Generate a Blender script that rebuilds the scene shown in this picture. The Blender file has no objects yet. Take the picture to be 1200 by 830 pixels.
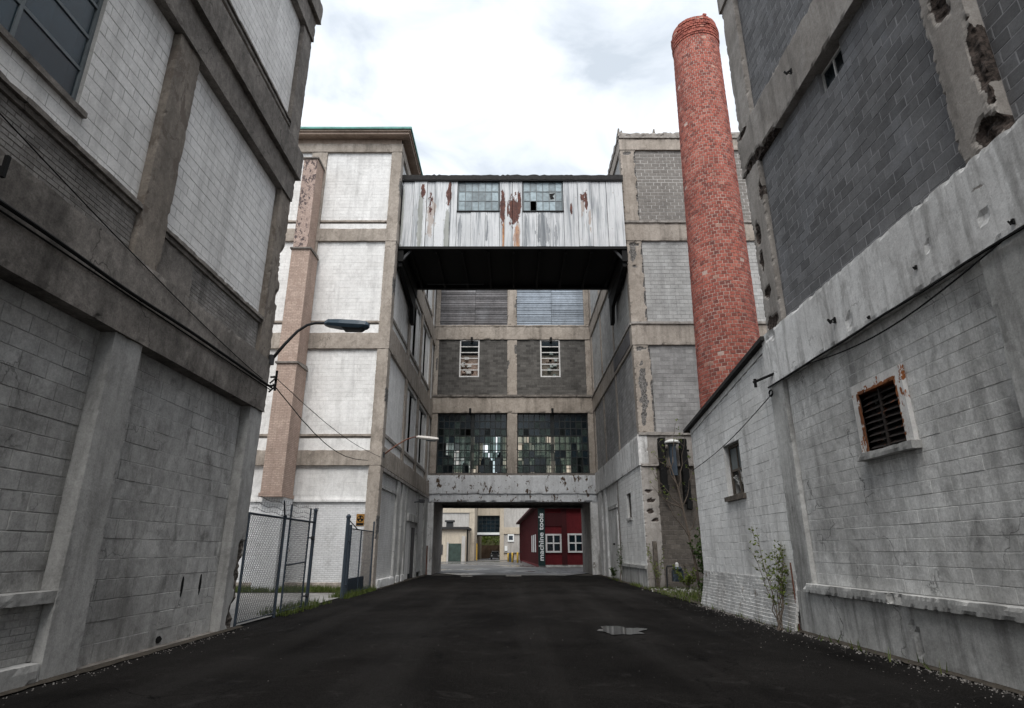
import bpy, bmesh, math, random
from mathutils import Vector, Matrix, noise
R = math.radians
rng = random.Random(7)
sc = bpy.context.scene
C = sc.collection

# ------------------------------------------------------------------ camera
F, TILT, CAMH = 697.0, math.atan(230 / 697.0), 1.6
cam = bpy.data.objects.new('camera', bpy.data.cameras.new('camera'))
C.objects.link(cam)
cam.location = (0, 0, CAMH)
cam.rotation_euler = (R(90) + TILT, 0, 0)
cam.data.sensor_fit = 'HORIZONTAL'
cam.data.sensor_width = 36.0
cam.data.lens = 36.0 * F / 1200
cam.data.clip_start = 0.05
cam.data.clip_end = 3000
sc.camera = cam

# ------------------------------------------------------------------ sky, sun, exposure
SUN_EL, SUN_AZ = R(58), R(184)
world = bpy.data.worlds.new('World')
sc.world = world
world.use_nodes = True
nt = world.node_tree
nt.nodes.clear()
w_out = nt.nodes.new('ShaderNodeOutputWorld')
sky = nt.nodes.new('ShaderNodeTexSky')
sky.sky_type = 'NISHITA'
sky.sun_disc = False
sky.sun_elevation = SUN_EL
sky.sun_rotation = SUN_AZ
sky.dust_density = 4.0
bg1 = nt.nodes.new('ShaderNodeBackground'); bg1.inputs['Strength'].default_value = 0.10
bg2 = nt.nodes.new('ShaderNodeBackground'); bg2.inputs['Strength'].default_value = 1.0
nt.links.new(sky.outputs[0], bg1.inputs[0])
tc = nt.nodes.new('ShaderNodeTexCoord')
mp = nt.nodes.new('ShaderNodeMapping'); mp.inputs['Scale'].default_value = (1.6, 1.6, 3.2)
nz = nt.nodes.new('ShaderNodeTexNoise'); nz.inputs['Scale'].default_value = 2.7; nz.inputs['Detail'].default_value = 7
nz.inputs['Roughness'].default_value = 0.55; nz.inputs['Distortion'].default_value = 0.5
rp = nt.nodes.new('ShaderNodeValToRGB')
rp.color_ramp.elements[0].position = 0.36; rp.color_ramp.elements[0].color = (0.345, 0.378, 0.412, 1)
rp.color_ramp.elements[1].position = 0.68; rp.color_ramp.elements[1].color = (0.65, 0.672, 0.695, 1)
mx = nt.nodes.new('ShaderNodeMixShader'); mx.inputs[0].default_value = 0.86
nt.links.new(tc.outputs['Generated'], mp.inputs[0]); nt.links.new(mp.outputs[0], nz.inputs['Vector'])
nt.links.new(nz.outputs[0], rp.inputs[0]); nt.links.new(rp.outputs[0], bg2.inputs[0])
nt.links.new(bg1.outputs[0], mx.inputs[1]); nt.links.new(bg2.outputs[0], mx.inputs[2]); nt.links.new(mx.outputs[0], w_out.inputs[0])

sun = bpy.data.objects.new('sun', bpy.data.lights.new('sun', 'SUN'))
C.objects.link(sun)
sun.data.energy = 1.5
sun.data.angle = R(40)
sun.data.color = (1.0, 0.97, 0.93)
sd = Vector((math.sin(SUN_AZ) * math.cos(SUN_EL), math.cos(SUN_AZ) * math.cos(SUN_EL), math.sin(SUN_EL)))
sun.rotation_euler = sd.to_track_quat('Z', 'Y').to_euler()
sun.location = sd * 60

sc.view_settings.view_transform = 'Standard'
sc.view_settings.look = 'None'
sc.view_settings.exposure = 1.16
sc.view_settings.gamma = 1.0
sc.view_settings.use_curve_mapping = False
sc.cycles.max_bounces = 6
sc.cycles.transparent_max_bounces = 16

# ------------------------------------------------------------------ materials
class NT:
    def __init__(s, name):
        s.m = bpy.data.materials.new(name); s.m.use_nodes = True
        s.t = s.m.node_tree; s.t.nodes.clear()
        s.out = s.t.nodes.new('ShaderNodeOutputMaterial')
        s._geo = None
    def n(s, typ, **kw):
        nd = s.t.nodes.new(typ)
        for k, v in kw.items():
            setattr(nd, k, v)
        return nd
    def set(s, sock, v):
        if hasattr(v, 'is_output') or isinstance(v, bpy.types.NodeSocket):
            s.t.links.new(v, sock)
        else:
            if isinstance(v, (tuple, list)) and len(v) == 3 and sock.type == 'RGBA':
                v = (*v, 1)
            sock.default_value = v
    @property
    def geo(s):
        if not s._geo: s._geo = s.n('ShaderNodeNewGeometry')
        return s._geo
    def scaled(s, v, off=(0, 0, 0)):
        m = s.n('ShaderNodeMapping'); s.set(m.inputs[0], s.geo.outputs['Position'])
        m.inputs['Scale'].default_value = v; m.inputs['Location'].default_value = off
        return m.outputs[0]
    def noise(s, scale=1.0, detail=4, vec=None, rough=.55, dist=0.0):
        nd = s.n('ShaderNodeTexNoise'); s.set(nd.inputs['Vector'], vec if vec is not None else s.geo.outputs['Position'])
        nd.inputs['Scale'].default_value = scale; nd.inputs['Detail'].default_value = detail
        nd.inputs['Roughness'].default_value = rough; nd.inputs['Distortion'].default_value = dist
        return nd.outputs[0]
    def rng(s, v, a, b, c, d):
        nd = s.n('ShaderNodeMapRange'); s.set(nd.inputs[0], v)
        for i, x in enumerate((a, b, c, d)): nd.inputs[i + 1].default_value = x
        return nd.outputs[0]
    def math(s, op, a, b=0.0):
        nd = s.n('ShaderNodeMath', operation=op); s.set(nd.inputs[0], a); s.set(nd.inputs[1], b)
        return nd.outputs[0]
    def mix(s, f, a, b, mode='MIX'):
        nd = s.n('ShaderNodeMix', data_type='RGBA', blend_type=mode)
        s.set(nd.inputs[0], f); s.set(nd.inputs[6], a); s.set(nd.inputs[7], b)
        return nd.outputs[2]
    def mul(s, c, v):
        nd = s.n('ShaderNodeVectorMath', operation='SCALE'); s.set(nd.inputs[0], c); s.set(nd.inputs['Scale'], v)
        return nd.outputs[0]
    def rand(s):
        oi = s.n('ShaderNodeObjectInfo')
        return s.math('FRACT', s.math('ADD', oi.outputs['Random'], s.geo.outputs['Random Per Island']))
    def bsdf(s, col, rough=.9, bump=None, bdist=.01, bstr=.5, spec=.3, metal=0, link=True):
        b = s.n('ShaderNodeBsdfPrincipled')
        s.set(b.inputs['Base Color'], col); s.set(b.inputs['Roughness'], rough)
        b.inputs['Specular IOR Level'].default_value = spec; b.inputs['Metallic'].default_value = metal
        if bump is not None:
            bp = s.n('ShaderNodeBump'); s.set(bp.inputs['Height'], bump)
            bp.inputs['Distance'].default_value = bdist; bp.inputs['Strength'].default_value = bstr
            s.set(b.inputs['Normal'], bp.outputs[0])
        if link: s.t.links.new(b.outputs[0], s.out.inputs[0])
        return b.outputs[0]

def weather(name, base, dark, blotch=.5, streak=.35, fine=.14, rnd=0.0, peel=None, peelt=.62, peels=3.0, rough=.9,
            bump=.5, bdist=.012, bscale=22, light=None, lightf=.35, spall=None, bricks=None, sk=(2.6, 2.6, .2), seed=0.0, dist=.6, grime=.35, crack=0.0):
    s = NT(name)
    o = (seed * 7.3, seed * 3.1, seed * 5.7)
    v0 = s.scaled((1, 1, 1), o)
    f = s.rng(s.noise(.55, 6, v0, .62, dist), .40, .68, 0, blotch)
    c = s.mix(f, base, dark)
    if light:
        c = s.mix(s.rng(s.noise(.9, 5, s.scaled((1, 1, .7), (o[0] + 11, 3, 5)), .6, .5), .5, .7, 0, lightf), c, light)
    if streak:
        st = s.rng(s.noise(1.0, 6, s.scaled(sk, o), .64), .49, .68, 0, streak)
        c = s.mix(st, c, tuple(x * .45 for x in dark))
    md = s.rng(s.noise(2.1, 8, s.scaled((1, 1, .6), (o[0] + 5, 8, 1)), .72, .8), .52, .70, 0, grime)
    c = s.mix(md, c, tuple(x * .62 for x in dark))
    c = s.mul(c, s.rng(s.noise(7, 8, v0, .78), .3, .7, 1 - fine * 1.3, 1 + fine * 1.3))
    c = s.mul(c, s.rng(s.noise(34, 4, v0, .75), .3, .7, 1 - fine, 1 + fine))
    fl = s.rng(s.noise(24, 4, v0, .65), .64, .70, 0, .38)
    c = s.mix(fl, c, tuple(x * .35 for x in dark))
    if crack:
        vv = s.n('ShaderNodeVectorMath', operation='ADD'); s.set(vv.inputs[0], v0)
        nn = s.n('ShaderNodeTexNoise'); s.set(nn.inputs['Vector'], v0); nn.inputs['Scale'].default_value = 2.0; nn.inputs['Detail'].default_value = 5
        s.set(vv.inputs[1], s.mul(nn.outputs[1], .7))
        vo = s.n('ShaderNodeTexVoronoi', feature='DISTANCE_TO_EDGE'); s.set(vo.inputs['Vector'], vv.outputs[0]); vo.inputs['Scale'].default_value = .55
        ck = s.math('MULTIPLY', s.rng(vo.outputs['Distance'], .0, .007, 1, 0), s.rng(s.noise(.7, 3, s.scaled((1, 1, 1), (2, 9, 4)), .5), .50, .56, 0, crack))
        c = s.mix(ck, c, tuple(x * .25 for x in dark))
    if rnd:
        c = s.mul(c, s.rng(s.rand(), 0, 1, 1 - rnd, 1 + rnd))
    h = s.math('ADD', s.math('MULTIPLY', s.noise(bscale, 5, v0, .65), .6), s.noise(3.5, 5, v0, .6))
    if bricks:      # painted small brickwork too far away to part: fine relief only
        b = s.n('ShaderNodeTexBrick'); s.set(b.inputs[0], bricks_vec(s, bricks[0]))
        b.inputs['Scale'].default_value = 1.0; b.inputs['Brick Width'].default_value = bricks[1]; b.inputs['Row Height'].default_value = bricks[2]
        b.inputs['Mortar Size'].default_value = bricks[3]; b.inputs['Color1'].default_value = (1, 1, 1, 1); b.inputs['Color2'].default_value = (.78, .78, .78, 1)
        b.inputs['Mortar'].default_value = (.55, .55, .55, 1); b.inputs['Mortar Smooth'].default_value = .3
        c = s.mix(bricks[4], c, s.mix(1.0, c, b.outputs[0], 'MULTIPLY'))
        h = s.math('SUBTRACT', h, s.math('MULTIPLY', b.outputs[1], 2.0))
    if peel:
        p = s.rng(s.noise(peels, 7, s.scaled((1, 1, .6), (o[0] + 3, 1, 2)), .68, .4), peelt, peelt + .015, 0, 1)
        c = s.mix(p, c, peel)
        h = s.math('SUBTRACT', h, s.math('MULTIPLY', p, .4))
    if spall:
        a = s.n('ShaderNodeAttribute', attribute_name='spall')
        sp = s.rng(s.math('ADD', a.outputs['Fac'], s.rng(s.noise(9, 4, v0, .7), .2, .8, -.25, .25)), .4, .5, 0, 1)
        c = s.mix(sp, c, s.mix(s.rng(s.noise(18, 4), .4, .6, 0, 1), spall, tuple(x * .3 for x in spall)))
        h = s.math('ADD', h, s.math('MULTIPLY', sp, s.math('MULTIPLY', s.noise(14, 5, v0, .7), 2.5)))
    s.bsdf(c, rough, h, bdist, bump)
    return s.m

def bricks_vec(s, axis):
    sp = s.n('ShaderNodeSeparateXYZ'); s.set(sp.inputs[0], s.geo.outputs['Position'])
    cb = s.n('ShaderNodeCombineXYZ')
    s.set(cb.inputs[0], sp.outputs[0 if axis == 'x' else 1]); s.set(cb.inputs[1], sp.outputs[2])
    return cb.outputs[0]

def plain(name, col, rough=.6, metal=0, var=.15, scale=8, bump=.2, spec=.4):
    s = NT(name)
    c = s.mul(s.mix(0, col, col), s.rng(s.noise(scale, 5), .3, .7, 1 - var, 1 + var))
    s.bsdf(c, rough, s.noise(30, 4), .004, bump, spec, metal)
    return s.m

def glass(name, tint, opac, base, rough=.08):
    s = NT(name)
    tr = s.n('ShaderNodeBsdfTransparent'); s.set(tr.inputs[0], tint)
    c = s.mul(s.mix(0, base, base), s.math('MULTIPLY', s.rng(s.rand(), 0, 1, .55, 1.45), s.rng(s.noise(5, 4), .3, .7, .7, 1.2)))
    b = s.bsdf(c, rough, s.noise(6, 2), .01, .15, .6, link=False)
    m = s.n('ShaderNodeMixShader'); s.set(m.inputs[0], opac)
    s.t.links.new(tr.outputs[0], m.inputs[1]); s.t.links.new(b, m.inputs[2]); s.t.links.new(m.outputs[0], s.out.inputs[0])
    return s.m

M = {}
M['conc_dark'] = weather('dark_weathered_concrete', (.235, .213, .192), (.092, .083, .075), .75, .55, .3, crack=.8, grime=.5, light=(.30, .275, .25), spall=(.12, .10, .085), sk=(2, 2, .5))
M['conc_flaky'] = weather('flaking_brown_concrete', (.27, .235, .20), (.12, .105, .09), .75, .5, .22, peel=(.15, .125, .105), peelt=.55, peels=2.6, seed=2.5, sk=(2, 2, .4))
M['paint_grey'] = weather('grey_painted_concrete', (.43, .425, .41), (.22, .215, .205), .6, .4, .14, light=(.52, .515, .5), spall=(.16, .14, .12), seed=4.4, grime=.5)
M['block_dirty'] = weather('soot_brown_block', (.125, .11, .095), (.06, .052, .045), .7, .4, .2, rnd=.2, seed=27.5)
M['conc_tan'] = weather('tan_weathered_concrete', (.40, .355, .31), (.20, .17, .14), .6, .45, .18, light=(.47, .42, .37), grime=.5, crack=.6, spall=(.21, .2, .19), seed=1)
M['conc_grey'] = weather('grey_weathered_concrete', (.34, .315, .29), (.13, .115, .10), .55, .5, .16, light=(.48, .46, .44), spall=(.09, .07, .06), seed=2)
M['band_white'] = weather('white_painted_band', (.78, .78, .77), (.30, .285, .27), .5, .65, .14, peel=(.25, .23, .21), peelt=.64, peels=1.5, seed=3, grime=.55, sk=(3.2, 3.2, .35), crack=.6)
M['block_left_low'] = weather('grey_painted_block', (.47, .465, .45), (.15, .145, .137), .7, .35, .18, rnd=.07, seed=4, grime=.7, crack=.6)
M['block_left_up'] = weather('pale_painted_block', (.82, .81, .795), (.56, .55, .53), .5, .35, .10, rnd=.05, seed=5, grime=.3)
M['mortar_left'] = weather('grey_painted_mortar', (.42, .415, .40), (.22, .215, .21), .5, .3, seed=6)
M['brick_left'] = weather('grimy_painted_brick', (.30, .285, .27), (.12, .11, .10), .8, .6, .2, rnd=.16, seed=7)
M['block_grey'] = weather('dark_grey_block', (.162, .163, .168), (.105, .105, .107), .5, .25, .14, rnd=.24, light=(.23, .24, .26), lightf=.5, seed=8)
M['mortar_grey'] = weather('pale_mortar', (.34, .34, .35), (.22, .22, .225), .5, .2, seed=9)
M['block_annex'] = weather('white_painted_block', (.80, .80, .785), (.44, .43, .415), .5, .4, .12, rnd=.05, seed=10, grime=.4, crack=.5)
M['block_right_low'] = weather('stained_white_painted_block', (.70, .70, .685), (.25, .245, .235), .7, .5, .18, rnd=.05, seed=11, grime=.6, crack=.8)
M['mortar_annex'] = weather('white_painted_mortar', (.60, .60, .59), (.26, .255, .25), .5, .3, seed=12)
M['plinth'] = weather('smooth_grey_render', (.54, .54, .525), (.19, .185, .175), .6, .65, .16, seed=13, sk=(3.2, 3.2, .3), grime=.5, crack=.8)
M['brick_annex'] = weather('white_painted_rough_brick', (.58, .58, .57), (.34, .325, .31), .6, .4, .18, rnd=.10, peel=(.22, .19, .16), peelt=.63, peels=3, seed=14, grime=.5)
M['panel_white'] = weather('white_panel_paint', (.82, .82, .81), (.58, .57, .555), .6, .3, .10, rnd=.03, light=(.86, .86, .86), seed=15, bump=.3, grime=.45)
M['mortar_white'] = weather('white_panel_mortar', (.70, .70, .69), (.5, .49, .47), .5, .2, seed=16)
M['white_brick_x'] = weather('white_painted_brick_front', (.80, .81, .82), (.55, .54, .53), .35, .12, .06, seed=17, bricks=('x', .22, .08, .012, .55), peel=(.30, .24, .2), peelt=.70, peels=4, bdist=.02)
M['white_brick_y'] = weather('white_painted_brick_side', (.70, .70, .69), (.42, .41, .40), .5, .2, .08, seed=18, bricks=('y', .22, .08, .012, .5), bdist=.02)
M['flue_brick_front'] = weather('pink_brick_front', (.57, .44, .37), (.40, .29, .235), .5, .2, .15, seed=19, bricks=('x', .22, .075, .012, .8), bdist=.025, peel=(.40, .30, .25), peelt=.55, peels=3.5, grime=.6)
M['flue_brick_pitted'] = weather('pitted_pink_brick', (.57, .44, .38), (.38, .28, .24), .5, .2, .15, seed=19, bricks=('x', .22, .075, .012, .8), peel=(.11, .085, .085), peelt=.535, peels=6.5, bdist=.02)
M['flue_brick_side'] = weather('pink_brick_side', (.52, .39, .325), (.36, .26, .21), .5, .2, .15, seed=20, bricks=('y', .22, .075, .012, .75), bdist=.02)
M['cornice_tan'] = weather('cornice_tan_paint', (.42, .33, .27), (.24, .18, .14), .5, .3, seed=21)
M['copper'] = plain('verdigris_copper', (.10, .29, .25), .6, 0, .3, 3)
M['block_far_top'] = weather('grey_far_block', (.225, .21, .195), (.165, .15, .138), .5, .2, .1, rnd=.1, seed=22)
M['mortar_far'] = weather('pale_far_mortar', (.52, .51, .49), (.27, .26, .25), .5, .2, seed=23)
M['block_far_mid'] = weather('whitewashed_far_block', (.44, .44, .43), (.27, .265, .26), .6, .3, .1, rnd=.1, light=(.55, .56, .56), seed=24)
M['block_far_low'] = weather('grey_whitewashed_block', (.32, .315, .31), (.17, .165, .16), .7, .3, .12, rnd=.14, seed=25)
M['mortar_far_mid'] = weather('whitewashed_mortar', (.30, .30, .295), (.2, .2, .195), .5, .2, seed=26)
M['block_cross'] = weather('dark_cross_block', (.12, .115, .108), (.07, .066, .062), .6, .3, .12, rnd=.3, seed=27)
M['mortar_cross'] = weather('grey_cross_mortar', (.15, .145, .138), (.12, .115, .11), .5, .2, seed=28)
M['lintel'] = weather('peeling_white_lintel', (.74, .76, .78), (.5, .5, .51), .4, .35, .1, peel=(.10, .07, .05), peelt=.585, peels=3.2, seed=29, grime=.5)
M['slat_dark'] = weather('dark_siding', (.155, .15, .155), (.07, .068, .07), .6, .2, .2, rnd=.35, seed=30, light=(.26, .27, .29))
M['slat_blue'] = weather('blue_grey_siding', (.30, .345, .40), (.17, .19, .215), .6, .2, .15, rnd=.22, seed=31)
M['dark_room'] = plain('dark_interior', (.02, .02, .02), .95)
M['black_steel'] = plain('black_steel', (.006, .006, .006), .75, spec=.2)
M['dark_steel'] = plain('dark_steel', (.03, .032, .035), .55)
M['roof_tar'] = plain('black_roof_tar', (.025, .024, .024), .85, 0, .4)
M['grey_steel'] = plain('galvanised_blue_grey', (.045, .06, .078), .45, .3)
M['white_frame'] = weather('white_window_frame', (.72, .72, .71), (.45, .44, .43), .4, .3, .1, seed=32)
M['sash_dark'] = plain('dark_sash_paint', (.02, .024, .025), .6)
M['sash_grey'] = plain('grey_sash_paint', (.13, .15, .16), .6)
M['glass_dark'] = glass('dark_glass', (.22, .30, .34), .78, (.010, .020, .027), .16)
M['glass_teal_sky'] = glass('teal_glass_painted_sky', (.50, .66, .75), .6, (.026, .052, .07), .3)  # bluish sky reflection is put into the pane's base colour
M['glass_green'] = glass('greenish_dirty_glass', (.6, .69, .66), .42, (.065, .092, .086), .2)
M['glass_clear'] = glass('clear_glass', (.85, .9, .9), .12, (.04, .05, .05))
M['glass_milky'] = glass('milky_dusty_glass', (.7, .75, .76), .75, (.26, .30, .31), .3)
M['glass_frost'] = glass('frosted_blue_glass', (.5, .6, .65), .88, (.27, .34, .37), .22)
M['board_white'] = plain('white_board', (.6, .6, .58), .8)
M['rust'] = weather('rusted_louvre_steel', (.035, .028, .025), (.02, .016, .014), .5, .2, .2, peel=(.23, .08, .03), peelt=.62, peels=9, seed=33)
M['rust_frame'] = weather('rust_stained_white_frame', (.74, .73, .71), (.45, .43, .41), .5, .3, .1, peel=(.28, .095, .03), peelt=.58, peels=6.0, seed=34)
M['rust_orange'] = weather('orange_rust', (.26, .095, .035), (.10, .04, .02), .8, .3, .25, seed=34.5)
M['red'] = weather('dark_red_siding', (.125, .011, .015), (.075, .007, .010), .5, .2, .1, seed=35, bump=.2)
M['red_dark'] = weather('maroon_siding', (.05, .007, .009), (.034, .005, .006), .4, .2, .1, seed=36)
M['sign_green'] = plain('sign_dark_green', (.010, .030, .030), .5)
M['sign_white'] = plain('sign_white', (.75, .78, .78), .6, 0, .05)
M['beige'] = weather('beige_far_wall', (.50, .445, .36), (.36, .31, .25), .5, .3, .1, seed=37)
M['beige_grey'] = weather('grey_far_wall', (.46, .45, .43), (.32, .30, .28), .5, .4, .1, seed=38)
M['door_green'] = plain('dark_green_door', (.03, .05, .042), .7, 0, .4, 2)
M['sign_orange'] = plain('faded_orange_paint', (.30, .15, .025), .6)
M['yellow'] = plain('yellow_paint', (.55, .36, .06), .6)
M['brown_wall'] = weather('brown_retaining_wall', (.11, .075, .05), (.05, .035, .025), .6, .3, .25, seed=39)
M['bark'] = plain('grey_brown_bark', (.12, .095, .075), .9, 0, .3, 20, .5)
M['wood_dark'] = plain('weathered_wood', (.10, .085, .07), .9, 0, .35, 12, .5)
M['copper_rod'] = plain('rusty_rod', (.13, .05, .03), .7)
M['plaster_chunk'] = plain('pale_rubble', (.27, .26, .245), .95, 0, .35, 6)
M['gravel'] = None

def leafmat(name, col, col2):
    s = NT(name)
    c = s.mix(s.geo.outputs['Random Per Island'], col, col2)
    d = s.bsdf(c, .6, link=False)
    t = s.n('ShaderNodeBsdfTranslucent'); s.set(t.inputs[0], c)
    m = s.n('ShaderNodeMixShader'); m.inputs[0].default_value = .3
    s.t.links.new(d, m.inputs[1]); s.t.links.new(t.outputs[0], m.inputs[2]); s.t.links.new(m.outputs[0], s.out.inputs[0])
    return s.m
M['leaf'] = leafmat('spring_leaf', (.10, .14, .025), (.17, .21, .05))
M['leaf_dark'] = leafmat('bramble_leaf', (.035, .07, .015), (.07, .11, .03))
M['grass'] = leafmat('grass_blade', (.05, .085, .015), (.12, .14, .035))

def asphalt():
    s = NT('fresh_black_asphalt')
    c = s.mix(s.rng(s.noise(.35, 5, None, .6, .6), .35, .7, 0, 1), (.0050, .0046, .0043), (.0155, .0142, .0133))
    c = s.mix(s.rng(s.noise(1.0, 5, s.scaled((.5, .06, 1)), .6), .52, .7, 0, .5), c, (.024, .023, .0225))
    sp = s.n('ShaderNodeTexVoronoi'); s.set(sp.inputs['Vector'], s.geo.outputs['Position']); sp.inputs['Scale'].default_value = 55
    c = s.mul(c, s.rng(sp.outputs['Distance'], 0, .7, 1.7, .55))
    spk = s.rng(s.noise(26, 2, None, .4), .775, .79, 0, 1)
    c = s.mix(spk, c, (.10, .097, .093))
    tr = s.rng(s.noise(1.0, 4, s.scaled((.9, .035, 1), (3, 0, 0)), .55), .50, .66, 0, .28)
    c = s.mix(tr, c, (.030, .028, .0265))
    vv = s.n('ShaderNodeVectorMath', operation='ADD'); s.set(vv.inputs[0], s.geo.outputs['Position']); nn = s.n('ShaderNodeTexNoise'); s.set(nn.inputs['Vector'], s.geo.outputs['Position']); nn.inputs['Scale'].default_value = 1.3; nn.inputs['Detail'].default_value = 5
    s.set(vv.inputs[1], s.mul(nn.outputs[1], 1.2)); vo = s.n('ShaderNodeTexVoronoi', feature='DISTANCE_TO_EDGE'); s.set(vo.inputs['Vector'], vv.outputs[0]); vo.inputs['Scale'].default_value = .28
    c = s.mix(s.math('MULTIPLY', s.rng(vo.outputs['Distance'], 0, .006, 1, 0), s.rng(s.noise(.3, 2, s.scaled((1, 1, 1), (9, 4, 0))), .47, .53, 0, .9)), c, (.0015, .0015, .0015))
    c = s.mix(s.rng(s.noise(1.7, 6, None, .7, 1.0), .58, .66, 0, .55), c, (.026, .0245, .0235))
    dr = s.noise(.5, 4, s.scaled((1, .35, 1)), .55)
    s.bsdf(c, s.rng(dr, .42, .7, .97, .78), s.math('ADD', s.math('MULTIPLY', sp.outputs['Distance'], -1.0), s.noise(9, 4)), .012, .7, .06)
    return s.m
M['asphalt'] = asphalt()

def old_asphalt():
    s = NT('old_grey_wet_asphalt')
    c = s.mix(s.rng(s.noise(.25, 6, None, .65, 1.0), .38, .62, 0, 1), (.05, .049, .048), (.125, .122, .118))
    cr = s.n('ShaderNodeTexVoronoi', feature='DISTANCE_TO_EDGE'); s.set(cr.inputs['Vector'], s.scaled((.22, .22, .22))); cr.inputs['Scale'].default_value = 1.0
    c = s.mix(s.rng(cr.outputs['Distance'], 0, .012, .8, 0), c, (.02, .02, .02))
    w = s.noise(.16, 5, s.scaled((1, .5, 1), (4, 2, 0)), .6)
    s.bsdf(c, s.rng(w, .45, .6, .75, .18), s.noise(20, 4), .008, .4, .5)
    return s.m
M['old_asphalt'] = old_asphalt()
M['concrete_pad'] = weather('grey_concrete_slab', (.30, .29, .275), (.14, .135, .125), .7, 0, .15, seed=40)
M['dirt'] = weather('brown_dirt', (.055, .046, .036), (.028, .024, .019), .6, 0, .3, seed=41)
M['hill'] = weather('green_bank', (.085, .11, .03), (.10, .075, .045), .9, 0, .35, seed=42, bscale=6, bdist=.3)
def water():
    s = NT('puddle_water'); s.bsdf((.015, .015, .015), .06, s.noise(9, 2), .002, .06, .7); return s.m
M['water'] = water()

def stone_mix():
    s = NT('mixed_gravel')
    c = s.mix(s.geo.outputs['Random Per Island'], (.04, .037, .034), (.26, .245, .23))
    s.bsdf(c, .95, s.noise(40, 3), .004, .4); return s.m
M['gravel'] = stone_mix()

def chimney_brick():
    s = NT('red_radial_brick')
    r = s.geo.outputs['Random Per Island']
    cr = s.n('ShaderNodeValToRGB'); s.set(cr.inputs[0], r)
    el = cr.color_ramp.elements
    el[0].position = 0; el[0].color = (.19, .07, .06, 1)
    el[1].position = 1; el[1].color = (.52, .33, .26, 1)
    for p, c in ((.08, (.25, .075, .057, 1)), (.5, (.39, .115, .085, 1)), (.9, (.44, .145, .107, 1)), (.98, (.45, .17, .13, 1)), (.992, (.50, .27, .21, 1))):
        e = el.new(p); e.color = c
    c = s.mix(s.rng(s.noise(.45, 5, None, .6), .45, .7, 0, .35), cr.outputs[0], (.15, .05, .042))
    c = s.mix(s.rng(s.noise(1, 5, s.scaled((1.6, 1.6, .12), (3, 3, 0)), .6), .5, .68, 0, .5), c, (.11, .045, .04))
    c = s.mul(c, s.rng(s.noise(9, 5, None, .7), .3, .7, .8, 1.2))
    s.bsdf(c, .92, s.noise(30, 4), .01, .5); return s.m
M['chimney_brick'] = chimney_brick()
M['chimney_mortar'] = weather('chimney_mortar', (.52, .40, .35), (.32, .22, .19), .5, .2, seed=43)

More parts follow.
